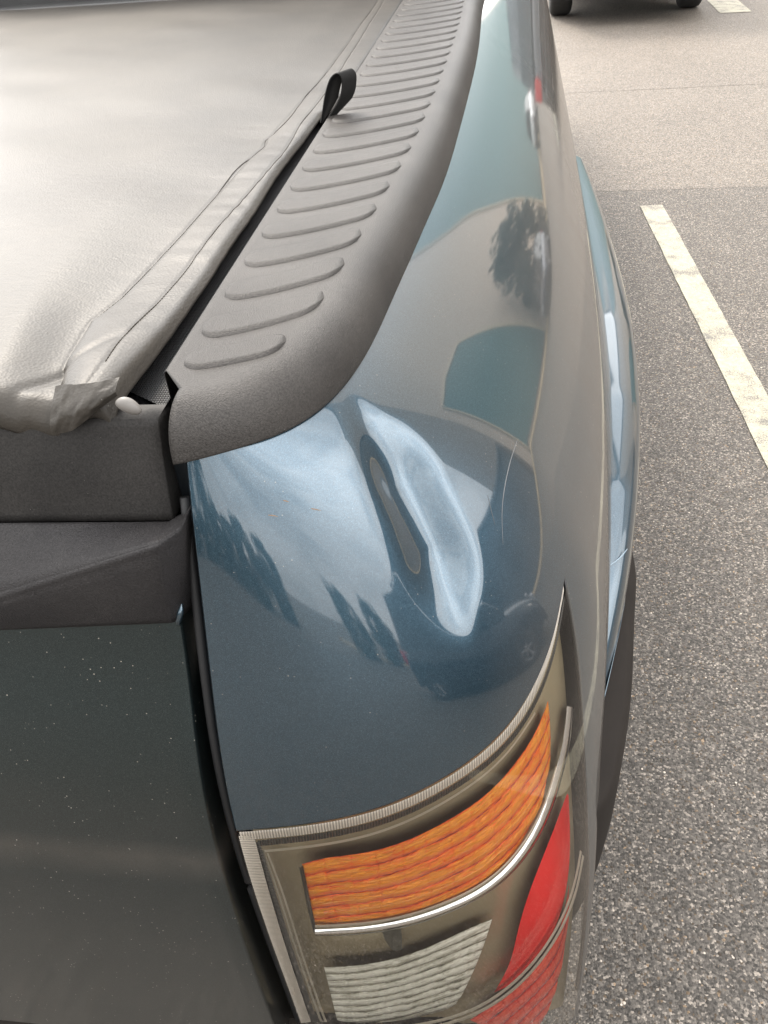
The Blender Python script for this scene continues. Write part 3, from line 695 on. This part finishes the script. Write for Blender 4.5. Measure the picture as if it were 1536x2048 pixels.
def car(name,label,paint,loc,rz,Wd=1.72,Ln=4.1,Ht=1.46,grp=None):
    root=empty(name,loc,rz); tag(root,label,'car',grp)
    hw=Wd/2; st=[(-.5,.42,.62,.80),(-.49,.30,.80,.90),(-.44,.24,.90,.97),(-.30,.22,.94,1),(0,.20,.93,1),(.22,.20,.92,1),(.36,.22,.88,.98),(.45,.24,.76,.94),(.49,.28,.66,.86),(.5,.36,.58,.78)]
    rows=[]
    for (u,zb,zs,wf) in st:
        w_=hw*wf; rows.append([(-w_*.0,u*Ln,zb),(-w_*.88,u*Ln,zb),(-w_*.97,u*Ln,zb+.07),(-w_,u*Ln,zb+(zs-zb)*.55),(-w_*.97,u*Ln,zs-.08),(-w_*.90,u*Ln,zs-.01),(0,u*Ln,zs+.035),(w_*.90,u*Ln,zs-.01),(w_*.97,u*Ln,zs-.08),(w_,u*Ln,zb+(zs-zb)*.55),(w_*.97,u*Ln,zb+.07),(w_*.88,u*Ln,zb)])
    G=np.array(rows); V=G.reshape(-1,3); Fc=gridf(len(st),12,wrap=True)+[tuple(range(12)),tuple(9*12+j for j in range(12))[::-1]]
    b=mesh('body',V,Fc,paint); b.parent=root; md=b.modifiers.new('s','SUBSURF'); md.levels=2; md.render_levels=2
    gl_=[(-.46,.90,.0),(-.40,.90+.30,.45),(-.33,Ht-.05,.9),(-.12,Ht,1),(.06,Ht-.02,.98),(.16,Ht-.14,.85),(.30,.93,0.)]
    rows=[]
    for (u,zt__,f) in gl_:
        zl_=.90; w1=hw*.88; w2=hw*(.88-.16*min(1,(zt__-zl_)/(Ht-zl_))); rows.append([(-w1,u*Ln,zl_-.03),(-w2,u*Ln,zt__-.04*f),(-w2*.8,u*Ln,zt__),(w2*.8,u*Ln,zt__),(w2,u*Ln,zt__-.04*f),(w1,u*Ln,zl_-.03)])
    G=np.array(rows); o=gmesh('windows',G,GLASSD,None,flip=True,smooth=False); o.parent=root
    Gr=G[1:6,1:5]+np.array([0,0,.012]); Gr=Gr[1:4]; o=gmesh('roof',Gr,paint,None,flip=True); o.parent=root
    for sx in(-1,1):
        mb=MB(); mb.box((sx*hw*.70,Ln*.487,.66),(.15,.05,.06),bev=.02); o=mb.build('headlight',cabm['lampclear']); o.parent=root
        mb=MB(); mb.box((sx*hw*.76,-Ln*.488,.76),(.11,.05,.10),bev=.02); o=mb.build('tail_light',cabm['red']); o.parent=root
        mb=MB(); mb.box((sx*(hw+.07),Ln*.17,.98),(.09,.05,.06),bev=.025); o=mb.build('wing_mirror',paint); o.parent=root
        for y in(Ln*.31,-Ln*.31):
            wr=wheel(None,(sx*(hw-.12),y,.31),.31,.21); wr.parent=root
    for y,nm in((Ln*.497,'front_bumper'),(-Ln*.497,'rear_bumper')):
        mb=MB(); mb.box((0,y,.36),(hw*.80,.05,.11),bev=.03); o=mb.build(nm,BLACK); o.parent=root
    mb=MB(); mb.box((0,0,.24),(hw*.8,Ln*.44,.05)); o=mb.build('underbody',BLACK); o.parent=root
    return root
cabm=dict(lampclear=simple('headlight_glass',(.6,.6,.62),.1,.5),red=simple('tail_light_red',(.5,.02,.02),.2))
def carpaint(n_,c): 
    m,nt,o=mat(n_); pbsdf(nt,o,Base_Color=c,Metallic=.4,Roughness=.35,Coat_Weight=1.,Coat_Roughness=.03); return m
car('parked_car','dark hatchback parked across the lane with its wheels at the top edge',carpaint('charcoal_car_paint',(.03,.03,.033)),(1.085,9.8+.31*3.9,0),0,Wd=1.46,Ln=3.9)
car('parked_car','dark blue hatchback parked in front of the beige warehouse wall beside the conifer',carpaint('navy_car_paint',(.02,.03,.06)),(9.0,19.0,0),R(172),)
car('parked_car','black hatchback added out of view right of the pickup to darken its reflections',carpaint('black_car_paint',(.012,.015,.02)),(4.3,-.9,0),R(4),Wd=1.8,Ln=4.4,Ht=1.62)  # unseen car, added so the lower panel reflects something dark
for k_,(x,y) in enumerate([(11.2,-7.6),(10.6,-10.6),(9.6,-13.2)]): put_tree(PR1,'hedge_tree',(x,y,0),k_*1.3,.38+.04*k_,'low dark bush at the %s of the three beyond the annex corner'%('front','middle','back')[k_],'low dark bushes beyond the annex corner')
car('parked_car','silver hatchback parked by the far green warehouse door',carpaint('silver_car_paint',(.45,.46,.47)),(9.2,37,0),R(180),)

# ------------------------------------------------------------------ tail lamp
lampR=empty('tail_lamp',(0,0,0)); par(lampR)
def lp(o): o.parent=lampR; return o
def lens_mat():
    m,nt,o=mat('clear_lamp_lens'); v=obj_vec(nt)
    tr=nd(nt,'ShaderNodeBsdfTransparent'); tr.inputs[0].default_value=(.95,.94,.91,1)
    gl=nd(nt,'ShaderNodeBsdfGlossy'); gl.inputs['Roughness'].default_value=.02; gl.inputs[0].default_value=(1,1,1,1)
    fr=nd(nt,'ShaderNodeFresnel',IOR=1.42)
    m1=nd(nt,'ShaderNodeMixShader'); nt.links.new(fr.outputs[0],m1.inputs[0]); nt.links.new(tr.outputs[0],m1.inputs[1]); nt.links.new(gl.outputs[0],m1.inputs[2])
    df=nd(nt,'ShaderNodeBsdfDiffuse'); df.inputs[0].default_value=(.17,.145,.12,1)
    geo=nd(nt,'ShaderNodeNewGeometry'); sep=nd(nt,'ShaderNodeSeparateXYZ'); nt.links.new(geo.outputs['Position'],sep.inputs[0])
    side=mth(nt,'MULTIPLY',mth(nt,'SUBTRACT',sep.outputs['X'],.070),22.0,True)
    d=mth(nt,'ADD',mth(nt,'MULTIPLY',side,mth(nt,'MULTIPLY',noise(nt,9,5,.6,obj_vec(nt,(1,1,.4))),.75)),.02)
    d=mth(nt,'MULTIPLY',d,mth(nt,'ADD',mth(nt,'MULTIPLY',noise(nt,160,3,.7,v),.8),.6))
    m2=nd(nt,'ShaderNodeMixShader'); nt.links.new(d,m2.inputs[0]); nt.links.new(m1.outputs[0],m2.inputs[1]); nt.links.new(df.outputs[0],m2.inputs[2])
    nt.links.new(m2.outputs[0],o.inputs[0]); return m
LENS=lens_mat()
def uvvec(nt,scale=(1,1,1)):
    t=nd(nt,'ShaderNodeTexCoord'); m=nd(nt,'ShaderNodeMapping'); m.inputs['Scale'].default_value=scale
    nt.links.new(t.outputs['UV'],m.inputs['Vector']); return m.outputs[0]
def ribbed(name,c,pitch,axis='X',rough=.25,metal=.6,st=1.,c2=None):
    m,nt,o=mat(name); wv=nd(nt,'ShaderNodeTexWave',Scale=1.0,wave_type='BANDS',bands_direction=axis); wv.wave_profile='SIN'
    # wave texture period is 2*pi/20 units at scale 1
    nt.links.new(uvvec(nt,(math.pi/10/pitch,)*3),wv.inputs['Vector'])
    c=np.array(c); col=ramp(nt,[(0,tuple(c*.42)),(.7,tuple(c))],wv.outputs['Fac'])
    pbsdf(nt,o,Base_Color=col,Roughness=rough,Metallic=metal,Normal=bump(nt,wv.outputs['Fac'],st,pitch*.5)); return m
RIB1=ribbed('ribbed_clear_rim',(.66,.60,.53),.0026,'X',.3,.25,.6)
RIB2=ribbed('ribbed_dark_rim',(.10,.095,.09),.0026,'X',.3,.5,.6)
HOUS=simple('smoked_metallic_housing',(.30,.25,.165),.22,.3,.10,6)
CHROME=simple('chrome_strip',(.78,.77,.78),.10,1.,.03)
LINEG=simple('beige_moulded_line',(.42,.38,.31),.3,.3,.05)
DARKF=simple('dark_lamp_frame',(.05,.046,.036),.35,.4)
def facet(name,c1,c2,c3,nrow,rough=.22,metal=.1,um=1.,vs=.32):
    """moulded prism rows: UV x in prism widths, y 0..1 over the height"""
    m,nt,o=mat(name); t=nd(nt,'ShaderNodeTexCoord'); sp=nd(nt,'ShaderNodeSeparateXYZ'); nt.links.new(t.outputs['UV'],sp.inputs[0])
    wob=mth(nt,'MULTIPLY',mth(nt,'SUBTRACT',noise(nt,1.1,3,.6,uvvec(nt,(.35,2,1))),.5),.07)
    r_=mth(nt,'MULTIPLY',mth(nt,'ADD',sp.outputs['Y'],wob),nrow); fr=mth(nt,'FRACT',r_); fl=mth(nt,'FLOOR',r_)
    cb=nd(nt,'ShaderNodeCombineXYZ'); nt.links.new(mth(nt,'FLOOR',mth(nt,'ADD',mth(nt,'MULTIPLY',sp.outputs['X'],um),mth(nt,'MULTIPLY',noise(nt,1.5,2,.5,uvvec(nt,(1,8,1))),.9))),cb.inputs[0]); nt.links.new(fl,cb.inputs[1])
    wn=nd(nt,'ShaderNodeTexWhiteNoise'); nt.links.new(cb.outputs[0],wn.inputs[0])
    line=ramp(nt,[(0,.0),(.10,.7),(.45,1.),(.80,.5),(1,.0)],fr)
    swirl=noise(nt,2.0,3,.62,uvvec(nt,(.42,20,1)),1.1)
    vb=ramp(nt,[(0,0),(.10,1),(.92,1),(1,.1)],mth(nt,'FRACT',mth(nt,'ADD',mth(nt,'MULTIPLY',sp.outputs['X'],um),mth(nt,'MULTIPLY',wn.outputs[0],.12)))); line=mth(nt,'MULTIPLY',line,mth(nt,'ADD',mth(nt,'MULTIPLY',vb,vs),1-vs))
    h=mth(nt,'ADD',mth(nt,'ADD',mth(nt,'MULTIPLY',line,.62),mth(nt,'MULTIPLY',wn.outputs[0],.22)),mth(nt,'MULTIPLY',mth(nt,'SUBTRACT',swirl,.36),1.15))
    c=ramp(nt,[(.12,c1),(.42,c2),(.85,c3)],h)  # bright glints and dark row edges of the prisms put into the colour
    pbsdf(nt,o,Base_Color=c,Roughness=rough,Metallic=metal,Coat_Weight=.7,Coat_Roughness=.05,Normal=bump(nt,h,1.,.005)); return m
AMB=facet('amber_fluted_reflector',(.30,.014,.0),(1,.115,.0),(1,.36,.02),6,.3,.05,.55,.22)
REVM=facet('clear_fluted_reflector',(.09,.085,.06),(.42,.40,.31),(1,.98,.88),10,.15,.15,.6,.12)
REDM=simple('red_lamp_panel',(.62,.022,.02),.22,.0,.08,10,Coat_Weight=1.)
REDF=facet('red_fluted_reflector',(.16,.004,.004),(.8,.02,.015),(1,.14,.08),5,.25,.1)
W=lambda pts,dx,dy: [(x+dx,y+dy) for x,y in pts]
# lens outer skin: full lamp outline from its top edge to below the frame, 1.5 mm proud
def lensgrid(d,ntt=120,nz=140,t_in=.0035,z_in=.0025):
    tt=np.linspace(0,1,ntt); rows=[]
    zb=.335
    for i in range(nz):
        f=i/(nz-1); z0=zL(tR0*tt)-z_in; 
        # each column runs from the top edge down; right side follows the seal line
        zz=z0+(zb-z0)*f
        tr_=tRz(np.minimum(zz[-1],zT)); t=(.002+tt*(tR0-.002))*(1-tt*0)+0
        t=.0022+tt*(tRz(zz[-1:])[0]-t_in-.0022)
        z0=zL(np.minimum(t,tR0))-z_in; zz=z0+(zb-z0)*f
        rows.append(Soff(t,zz,d))
    return np.stack(rows,0)
GL=lensgrid(.0015)
e1=lensgrid(-.006)
GLc=np.concatenate([e1[:1]*.0+lensgrid(-.006)[:1],GL],0)
lens=lp(gmesh('lens',GL,LENS,flip=True))
backing=lensgrid((-.030+.014*np.linspace(0,1,60)**3),60,60,.004,.004); lp(gmesh('lamp_housing',backing,HOUS,flip=True))
# seal gap on the flank side
a=np.array([Soff(float(tRz(z))-.001,z,-.001) for z in np.linspace(zT,.40,50)])
mb=MB(); mb.tube(a,np.linspace(.0012,.0026,50),8); lp(mb.build('lamp_seal',BLACK,smooth=True))
# rims
TOP=[(478,1664),(600,1653),(750,1622),(900,1552),(1000,1472),(1058,1390),(1104,1272),(1126,1165)]
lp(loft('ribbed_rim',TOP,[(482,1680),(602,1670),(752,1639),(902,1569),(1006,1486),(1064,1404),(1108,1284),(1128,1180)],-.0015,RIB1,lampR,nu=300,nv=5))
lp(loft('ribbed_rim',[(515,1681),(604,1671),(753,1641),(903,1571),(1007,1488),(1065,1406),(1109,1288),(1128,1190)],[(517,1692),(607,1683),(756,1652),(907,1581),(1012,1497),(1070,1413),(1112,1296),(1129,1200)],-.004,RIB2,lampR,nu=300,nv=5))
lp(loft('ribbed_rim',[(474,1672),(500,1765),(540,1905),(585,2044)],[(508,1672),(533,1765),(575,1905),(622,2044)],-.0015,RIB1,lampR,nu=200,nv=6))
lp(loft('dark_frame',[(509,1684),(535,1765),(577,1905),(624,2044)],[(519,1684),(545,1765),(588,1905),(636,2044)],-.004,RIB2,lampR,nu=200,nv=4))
for dx in (0,9):
    lp(loft('moulded_line',[(524+dx,1700+dx*.7),(548+dx,1768),(592+dx,1905),(640+dx,2044)],[(528+dx,1700+dx*.7),(552+dx,1768),(596+dx,1905),(645+dx,2044)],-.006,LINEG,lampR,nu=80,nv=3))
lp(loft('moulded_line',[(526,1700),(606,1692),(756,1662),(908,1590),(1012,1506),(1070,1423)],[(526,1705),(606,1697),(756,1667),(908,1595),(1012,1511),(1071,1428)],-.006,LINEG,lampR,nu=90,nv=3))
# amber indicator: fluted tray
IU=[(604,1728),(640,1718),(700,1710),(800,1686),(900,1638),(980,1582),(1035,1520),(1072,1462),(1096,1402)]
IL=[(632,1855),(660,1853),(720,1848),(800,1834),(900,1800),(980,1754),(1035,1693),(1078,1612),(1100,1530)]
ind=lp(loft('indicator',IU,IL,-.014,AMB,lampR,nu=160,nv=60))
# real fluting: horizontal ridges + blocks pressed into the tray
def flute(o,amp,nrow,seed,ncol=0):
    me=o.data; n_=len(me.vertices); co=np.zeros(n_*3); me.vertices.foreach_get('co',co); co=co.reshape(-1,3)
    uv=np.zeros((n_,2)); li=np.zeros(len(me.loops),int); me.loops.foreach_get('vertex_index',li); u_=np.zeros(len(me.loops)*2); me.uv_layers[0].data.foreach_get('uv',u_); uv[li]=u_.reshape(-1,2)
    nn=np.zeros(n_*3); me.vertices.foreach_get('normal',nn); nn=nn.reshape(-1,3)
    v=uv[:,1]/uv[:,1].max(); uq=uv[:,0]/uv[:,0].max(); tp_=np.clip(np.minimum(v,1-v)*9,0,1)*np.clip(np.minimum(uq,1-uq)*20,0,1); d=tp_*(np.abs(np.sin(v*math.pi*nrow))*amp + (vnoise(uv[:,0]*70,v*nrow,seed)-.5)*amp*.35)
    me.vertices.foreach_set('co',(co+nn*d[:,None]).ravel()); me.update()
    u2=np.stack([uv[:,0]/.0135,v],-1)[li]; me.uv_layers[0].data.foreach_set('uv',u2.ravel())
flute(ind,.0018,6,3)
lp(loft('indicator_edge',[(598,1734),(606,1770),(616,1820),(627,1864)],[(606,1732),(614,1770),(624,1820),(634,1862)],-.012,DARKF,lampR,nu=40,nv=4,dome=.001))
# chrome strip below the indicator
CU=[(630,1859),(660,1858),(720,1854),(800,1841),(900,1808),(982,1762),(1040,1702),(1086,1620),(1112,1540),(1128,1470),(1134,1412)]
CLo=[(632,1869),(660,1870),(722,1867),(803,1855),(904,1822),(989,1776),(1050,1716),(1098,1634),(1124,1552),(1140,1480),(1146,1414)]
lp(loft('chrome_strip',CU,CLo,-.009,CHROME,lampR,nu=160,nv=9,dome=.003))
lp(loft('moulded_line',W(CU[:9],0,-9),W(CU[:9],0,-4),-.010,LINEG,lampR,nu=120,nv=4,dome=.001))
# reversing light
VU=[(648,1934),(700,1932),(800,1914),(880,1884),(940,1856),(984,1838)]
VL=[(674,2040),(720,2044),(800,2040),(870,2026),(905,2012),(925,1988)]
rv=lp(loft('reversing_light',VU,VL,-.016,REVM,lampR,nu=140,nv=70)); flute(rv,.0010,10,5)
lp(loft('dark_frame',[(764,1862),(775,1888),(788,1902)],[(802,1858),(804,1880),(804,1900)],-.018,DARKF,lampR,nu=20,nv=6))
# red panel and lower fluted red light
lp(loft('red_panel',[(1134,1587),(1100,1678),(1064,1770),(1036,1861),(1018,1929),(988,1985)],[(1137,1590),(1140,1690),(1132,1780),(1112,1850),(1082,1905),(1030,1965)],-.010,REDM,lampR,nu=80,nv=20))
rl=lp(loft('brake_light',[(940,2040),(1000,1998),(1060,1945),(1110,1880),(1130,1815),(1138,1765)],[(1010,2100),(1050,2080),(1085,2040),(1110,1980),(1128,1900),(1138,1830)],-.013,REDF,lampR,nu=90,nv=40)); flute(rl,.0014,5,8)
for k_ in(0,9):
    c_=[(640,2060),(740,2058),(840,2046),(940,2018),(1010,1976),(1070,1916),(1118,1842),(1146,1770),(1160,1700)]
    lp(loft('moulded_line',W(c_,k_*.5,k_),W(c_,k_*.5+2,k_+5),-.004,LINEG,lampR,nu=120,nv=4,dome=.0015))

# ------------------------------------------------------------------ tonneau cover
def vinyl_mat():
    m,nt,o=mat('grey_grained_vinyl'); v=obj_vec(nt)
    gr=voro(nt,420,obj_vec(nt,(1,1,1))); wr=noise(nt,60,5,.65,obj_vec(nt,(1,2.2,1)),.8); big=noise(nt,4,5,.6,v)
    col=ramp(nt,[(.3,(.024,.0215,.019)),(.7,(.044,.038,.031))],mth(nt,'ADD',mth(nt,'MULTIPLY',big,.6),mth(nt,'MULTIPLY',noise(nt,23,6,.7,v),.4)))
    sp=ramp(nt,[(.0,1),(.09,0)],voro(nt,140,v)); col=mixc(nt,mth(nt,'MULTIPLY',sp,ramp(nt,[(.62,0),(.7,.5)],noise(nt,9,2,.5,v))),col,(.7,.68,.62))
    b1=bump(nt,gr,.28,.0006); b2=bump(nt,wr,.35,.0012,b1)
    pbsdf(nt,o,Base_Color=col,Roughness=.42,Specular_IOR_Level=.25,Normal=b2,Sheen_Weight=.0); return m
VIN=vinyl_mat()
hem_px=[(250,776),(300,712),(330,673),(400,574),(455,494),(500,428),(545,358),(585,300),(615,262),(640,228)]
hem=np.array([onz(x,y,1.192) for x,y in hem_px]); hem=np.concatenate([hem,[[-.262,1.34,1.19],[-.256,1.5,1.19],[-.255,2.66,1.19]]],0)
xe=lambda y: np.interp(y,hem[:,1],hem[:,0])
s1_px=[(118,800),(128,730),(150,690),(180,640),(240,592),(300,532),(370,460),(430,388),(500,312),(527,288),(533,270),(545,262),(600,202),(660,130),(710,60),(755,0)]
s2_px=[(218,745),(250,690),(320,606),(400,505),(460,430),(520,362),(570,300),(592,262),(598,252),(630,212),(680,140),(730,60),(765,5)]
s1=np.array([onz(x,y,1.195)[:2] for x,y in s1_px]); s2=np.array([onz(x,y,1.194)[:2] for x,y in s2_px])
YR=.512
rg=np.array([onz(x,y,1.2)[:2] for x,y in [(20,800),(100,640),(160,560),(300,400),(400,300),(470,235),(560,150),(660,60)]])
def H(x,y):
    z=np.full(np.broadcast(x,y).shape,1.194)
    sx=np.interp(y,s1[::-1,1] if s1[0,1]>s1[-1,1] else s1[:,1],s1[::-1,0] if s1[0,1]>s1[-1,1] else s1[:,0])
    rx=np.interp(y,rg[:,1],rg[:,0]); 
    w_=sx-rx; d=(x-rx)/np.maximum(w_,.02)
    near=np.exp(-((y-.5)/.55)**2)
    z=z+(.004+.008*near)*(1-sstep(-.9,1.0,d))-.0015
    z=z-.003*sstep(.15,.6,rx-x)*(1-sstep(.9,1.4,rx-x))*near
    # hem roll, puffier near the rear end
    e=xe(y)-x; hw=np.maximum(xe(y)-sx,.01); q=np.clip(e/hw,0,1)
    z=z+(.0025+.010*np.exp(-((y-.53)/.10)**2))*np.sqrt(np.clip(1-(2*q-1)**2,0,1))*(e<hw)
    z=z-.0012*np.exp(-((x-sx)/.0022)**2)
    s2x=np.interp(y,s2[:,1],s2[:,0]); z=z-.0010*np.exp(-((x-s2x)/.0018)**2)
    # small puckers along the hem and long soft waves
    z=z+.0011*(vnoise(y*55+x*8,x*14,2)-.5)*np.exp(-(e/.09)**2)+.0016*(vnoise(y*9+x*5,x*7,5)-.5)*2+.006*(vnoise(x*3.1,y*2.3,9)-.5)
    z=z-.004*np.exp(-(e/.0035)**2)
    # diagonal gather at the corner
    cg=(x+.335)-.55*(y-.55); z=z-.003*np.exp(-(cg/.006)**2)*np.exp(-((y-.54)/.05)**2)
    return z
uu=np.concatenate([np.linspace(0,.012,8)[:-1],np.linspace(.012,.16,80)[:-1],np.linspace(.16,1.40,60)])
yy=np.concatenate([np.linspace(YR,1.35,260)[:-1],np.linspace(1.35,2.66,90)])
U,Yg=np.meshgrid(uu,yy); X=xe(Yg)-U*(1+.0*Yg); Z=H(X,Yg); G=np.stack([X,Yg,Z],-1)
edge=G[0]; rw=[]
rr=.016+.004*np.sin(uu*14)
cr=(vnoise(uu*60,uu*0+1,3)-.5)*.006*np.exp(-(uu/.10)**2)+(vnoise(uu*14,uu*0+4,6)-.5)*.004
for a in np.linspace(0.08,1,14):
    th=a*math.pi*.62; rw.append(np.stack([edge[:,0]-.003*a*np.exp(-uu/.01),edge[:,1]-(rr+cr*a)*np.sin(th),edge[:,2]-(rr)*(1-np.cos(th))-cr*.6*a],-1))
rw.append(rw[-1]+np.array([0,.03,-.002])[None])
G=np.concatenate([np.stack(rw[::-1],0),G],0)
# right edge: fold under
e_=G[:,:1]; G=np.concatenate([e_+[-.006,0,-.008],e_+[.0004,0,-.0028],e_+[.0009,0,-.0012],G],1)
cov=par(gmesh('tonneau_cover',G,VIN,flip=True))
THR=simple('dark_brown_thread',(.028,.022,.016),.8)
def stitches(pts,name='stitch_seam'):
    p=catmull(pts,600); d=np.r_[0,np.cumsum(np.linalg.norm(np.diff(p,axis=0),axis=1))]; mb=MB(); s_=0
    while s_<d[-1]-.005:
        q=[]
        for e in(0,.5,1):
            t=s_+.0038*e; x=np.interp(t,d,p[:,0]);y=np.interp(t,d,p[:,1]); 
            if y<YR: break
            q.append((x,y,float(H(np.array(x),np.array(y)))+(.0006 if e==.5 else .0001)))
        if len(q)==3: mb.tube(q,.00046,5)
        s_+=.0047
    o=mb.build(name,THR,smooth=True,fix=False); o.parent=cov
stitches(s1[3:]); stitches(s2)
# folded corner flap: crumpled rear end of the hem
VIN2=simple('folded_vinyl_edge',(.045,.041,.038),.5,0,.25,30,.5,300,.001)
def flap(A,B,name='folded_corner',bulge=.006,seed=1,n=50,m_=24,yy0=.5,wr=.0025):
    a=np.array([ony(x,y,d) for x,y,d in A]);b=np.array([ony(x,y,d) for x,y,d in B]); a=catmull(a,n);b=catmull(b,n)
    v=np.linspace(0,1,m_)[:,None,None]; G=a[None]*(1-v)+b[None]*v
    I,J=np.meshgrid(np.linspace(0,1,n),v[:,0,0]); G[...,1]-=bulge*np.sin(J*math.pi)+wr*(vnoise(I*9+J*3,J*4,seed)-.5)*2+wr*.6*(vnoise(I*22,J*9+I*5,seed+3)-.5)
    G[...,2]+=wr*.8*(vnoise(I*11,J*6,seed+8)-.5)
    o=gmesh(name,G,VIN,flip=True); o.parent=cov; return o
flap([(112,770,.508),(150,768,.504),(190,764,.503),(240,752,.510)],[(104,868,.489),(140,862,.487),(186,828,.491),(236,790,.501)],seed=4,bulge=.007,wr=.0012)
# black filler box added to stand for the shade under the fold
mb=MB(); mb.box((-.285,.527,1.150),(.038,.018,.014),bev=.004); ob=mb.build('fold_shade_filler',BLACK); ob.parent=cov
# velcro rail
def velcro():
    m,nt,o=mat('black_hook_tape'); v=obj_vec(nt)
    a=nd(nt,'ShaderNodeTexWave',Scale=1,bands_direction='Y'); nt.links.new(obj_vec(nt,(0,105,0)),a.inputs['Vector'])
    b=nd(nt,'ShaderNodeTexWave',Scale=1,bands_direction='X'); nt.links.new(obj_vec(nt,(150,0,0)),b.inputs['Vector'])
    h=mth(nt,'MULTIPLY',a.outputs['Fac'],b.outputs['Fac'])
    c=ramp(nt,[(.45,(.003,.003,.004)),(.9,(.026,.026,.03))],h)
    pbsdf(nt,o,Base_Color=c,Roughness=.45,Normal=bump(nt,h,1.,.002)); return m
mb=MB(); 
r0=onz(252,777,1.172);r1=onz(341,832,1.165)
V=[];ysr=np.linspace(0,1,60)
for u in ysr:
    y=.49*(1-u)+2.6*u
    yl=float(max(y,r0[1])); yr_=float(max(y,r1[1]))
    V.append([(-.300,yl,1.150),(-.300,yl,1.172),(-.2545,yr_,1.172),(-.2545,yr_,1.150)])
G=np.array(V); o=gmesh('hook_tape_rail',G,velcro(),smooth=False); par(o)
mb=MB(); a=np.array([r0+[-.01,.002,.0]]+[r0*(1-f)+r1*f for f in np.linspace(0,1,6)]); mb.tube(a+np.array([0,0,-.005]),.0055,8,flat=.9); rl_=par(mb.build('rail_end',simple('black_gloss_aluminium',(.012,.012,.013),.22,.3),smooth=True))
c0=ony(257,811,.492); 
import bmesh
bm=bmesh.new(); bmesh.ops.create_uvsphere(bm,u_segments=28,v_segments=18,radius=1)
for v in bm.verts:
    v.co.x*=.0092*(1-.22*v.co.z); v.co.y*=.005; v.co.z*=.0058; v.co.z-= .0016*math.sin(v.co.x*150)
me=bpy.data.meshes.new('rail_end_plug'); bm.to_mesh(me); bm.free(); me.polygons.foreach_set('use_smooth',[True]*len(me.polygons)); me.materials.append(simple('pale_grey_plastic',(.13,.12,.11),.5))
pl=bpy.data.objects.new('rail_end_plug',me); COL.objects.link(pl); pl.location=Vector(c0); pl.rotation_euler=(0,R(12),0); par(pl)
# strap loop
lp_px=[(641,246),(644,228),(647,208),(651,186),(656,168),(664,153),(675,148),(682,155),(684,170),(682,188),(675,206),(664,224),(654,240),(647,250)]
P=np.array([ony(x,y,1.255) for x,y in lp_px]); P=catmull(P,70)
wd=np.array([.0175,.016,.002]); nrmv=np.cross(np.gradient(P,axis=0),wd); nrmv/=np.linalg.norm(nrmv,axis=1,keepdims=True); th_=.0010
k=len(P); wsc=np.ones((k,1)); wsc[:14,0]=np.linspace(.25,1,14); wsc[-18:,0]=np.linspace(1,.25,18)
G=np.stack([P-nrmv*th_,P+nrmv*th_,P+wd*wsc+nrmv*th_,P+wd*wsc-nrmv*th_,P-nrmv*th_],0)
def web():
    m,nt,o=mat('black_woven_webbing'); wv=nd(nt,'ShaderNodeTexWave',Scale=1,bands_direction='X'); nt.links.new(uvvec(nt,(260,260,1)),wv.inputs['Vector'])
    c=ramp(nt,[(.2,(.004,.004,.004)),(.9,(.020,.019,.018))],wv.outputs['Fac'])
    pbsdf(nt,o,Base_Color=c,Roughness=.6,Normal=bump(nt,wv.outputs['Fac'],.8,.0006),Specular_IOR_Level=.2); return m
uv=np.stack(np.meshgrid([0,.001,.021,.022,.023],np.linspace(0,.2,k),indexing='ij'),-1)
st_=gmesh('strap_loop',G,web(),uv=uv,smooth=False); st_.parent=cov

# ---- fine scratches in the dented paint
SCR=simple('pale_scratched_primer',(.07,.075,.08),.5,.2)
def scratch(px,w=.0004):
    tz=px_tz(px,0,None); P=S(tz[:,0],tz[:,1]); P=P+NSG*nrm(S0,tz[:,0],tz[:,1])*.00015; P=catmull(P,40)
    mb=MB(); mb.tube(P,w*np.sin(np.linspace(.1,3.0,40))**.5,5,flat=.4); o=mb.build('scratch',SCR,fix=False,smooth=True); o.parent=side
scratch([(1035,880),(1020,925),(1010,970),(1004,1020),(1006,1090)],.0005)
scratch([(975,990),(982,1020),(990,1050)],.0003)
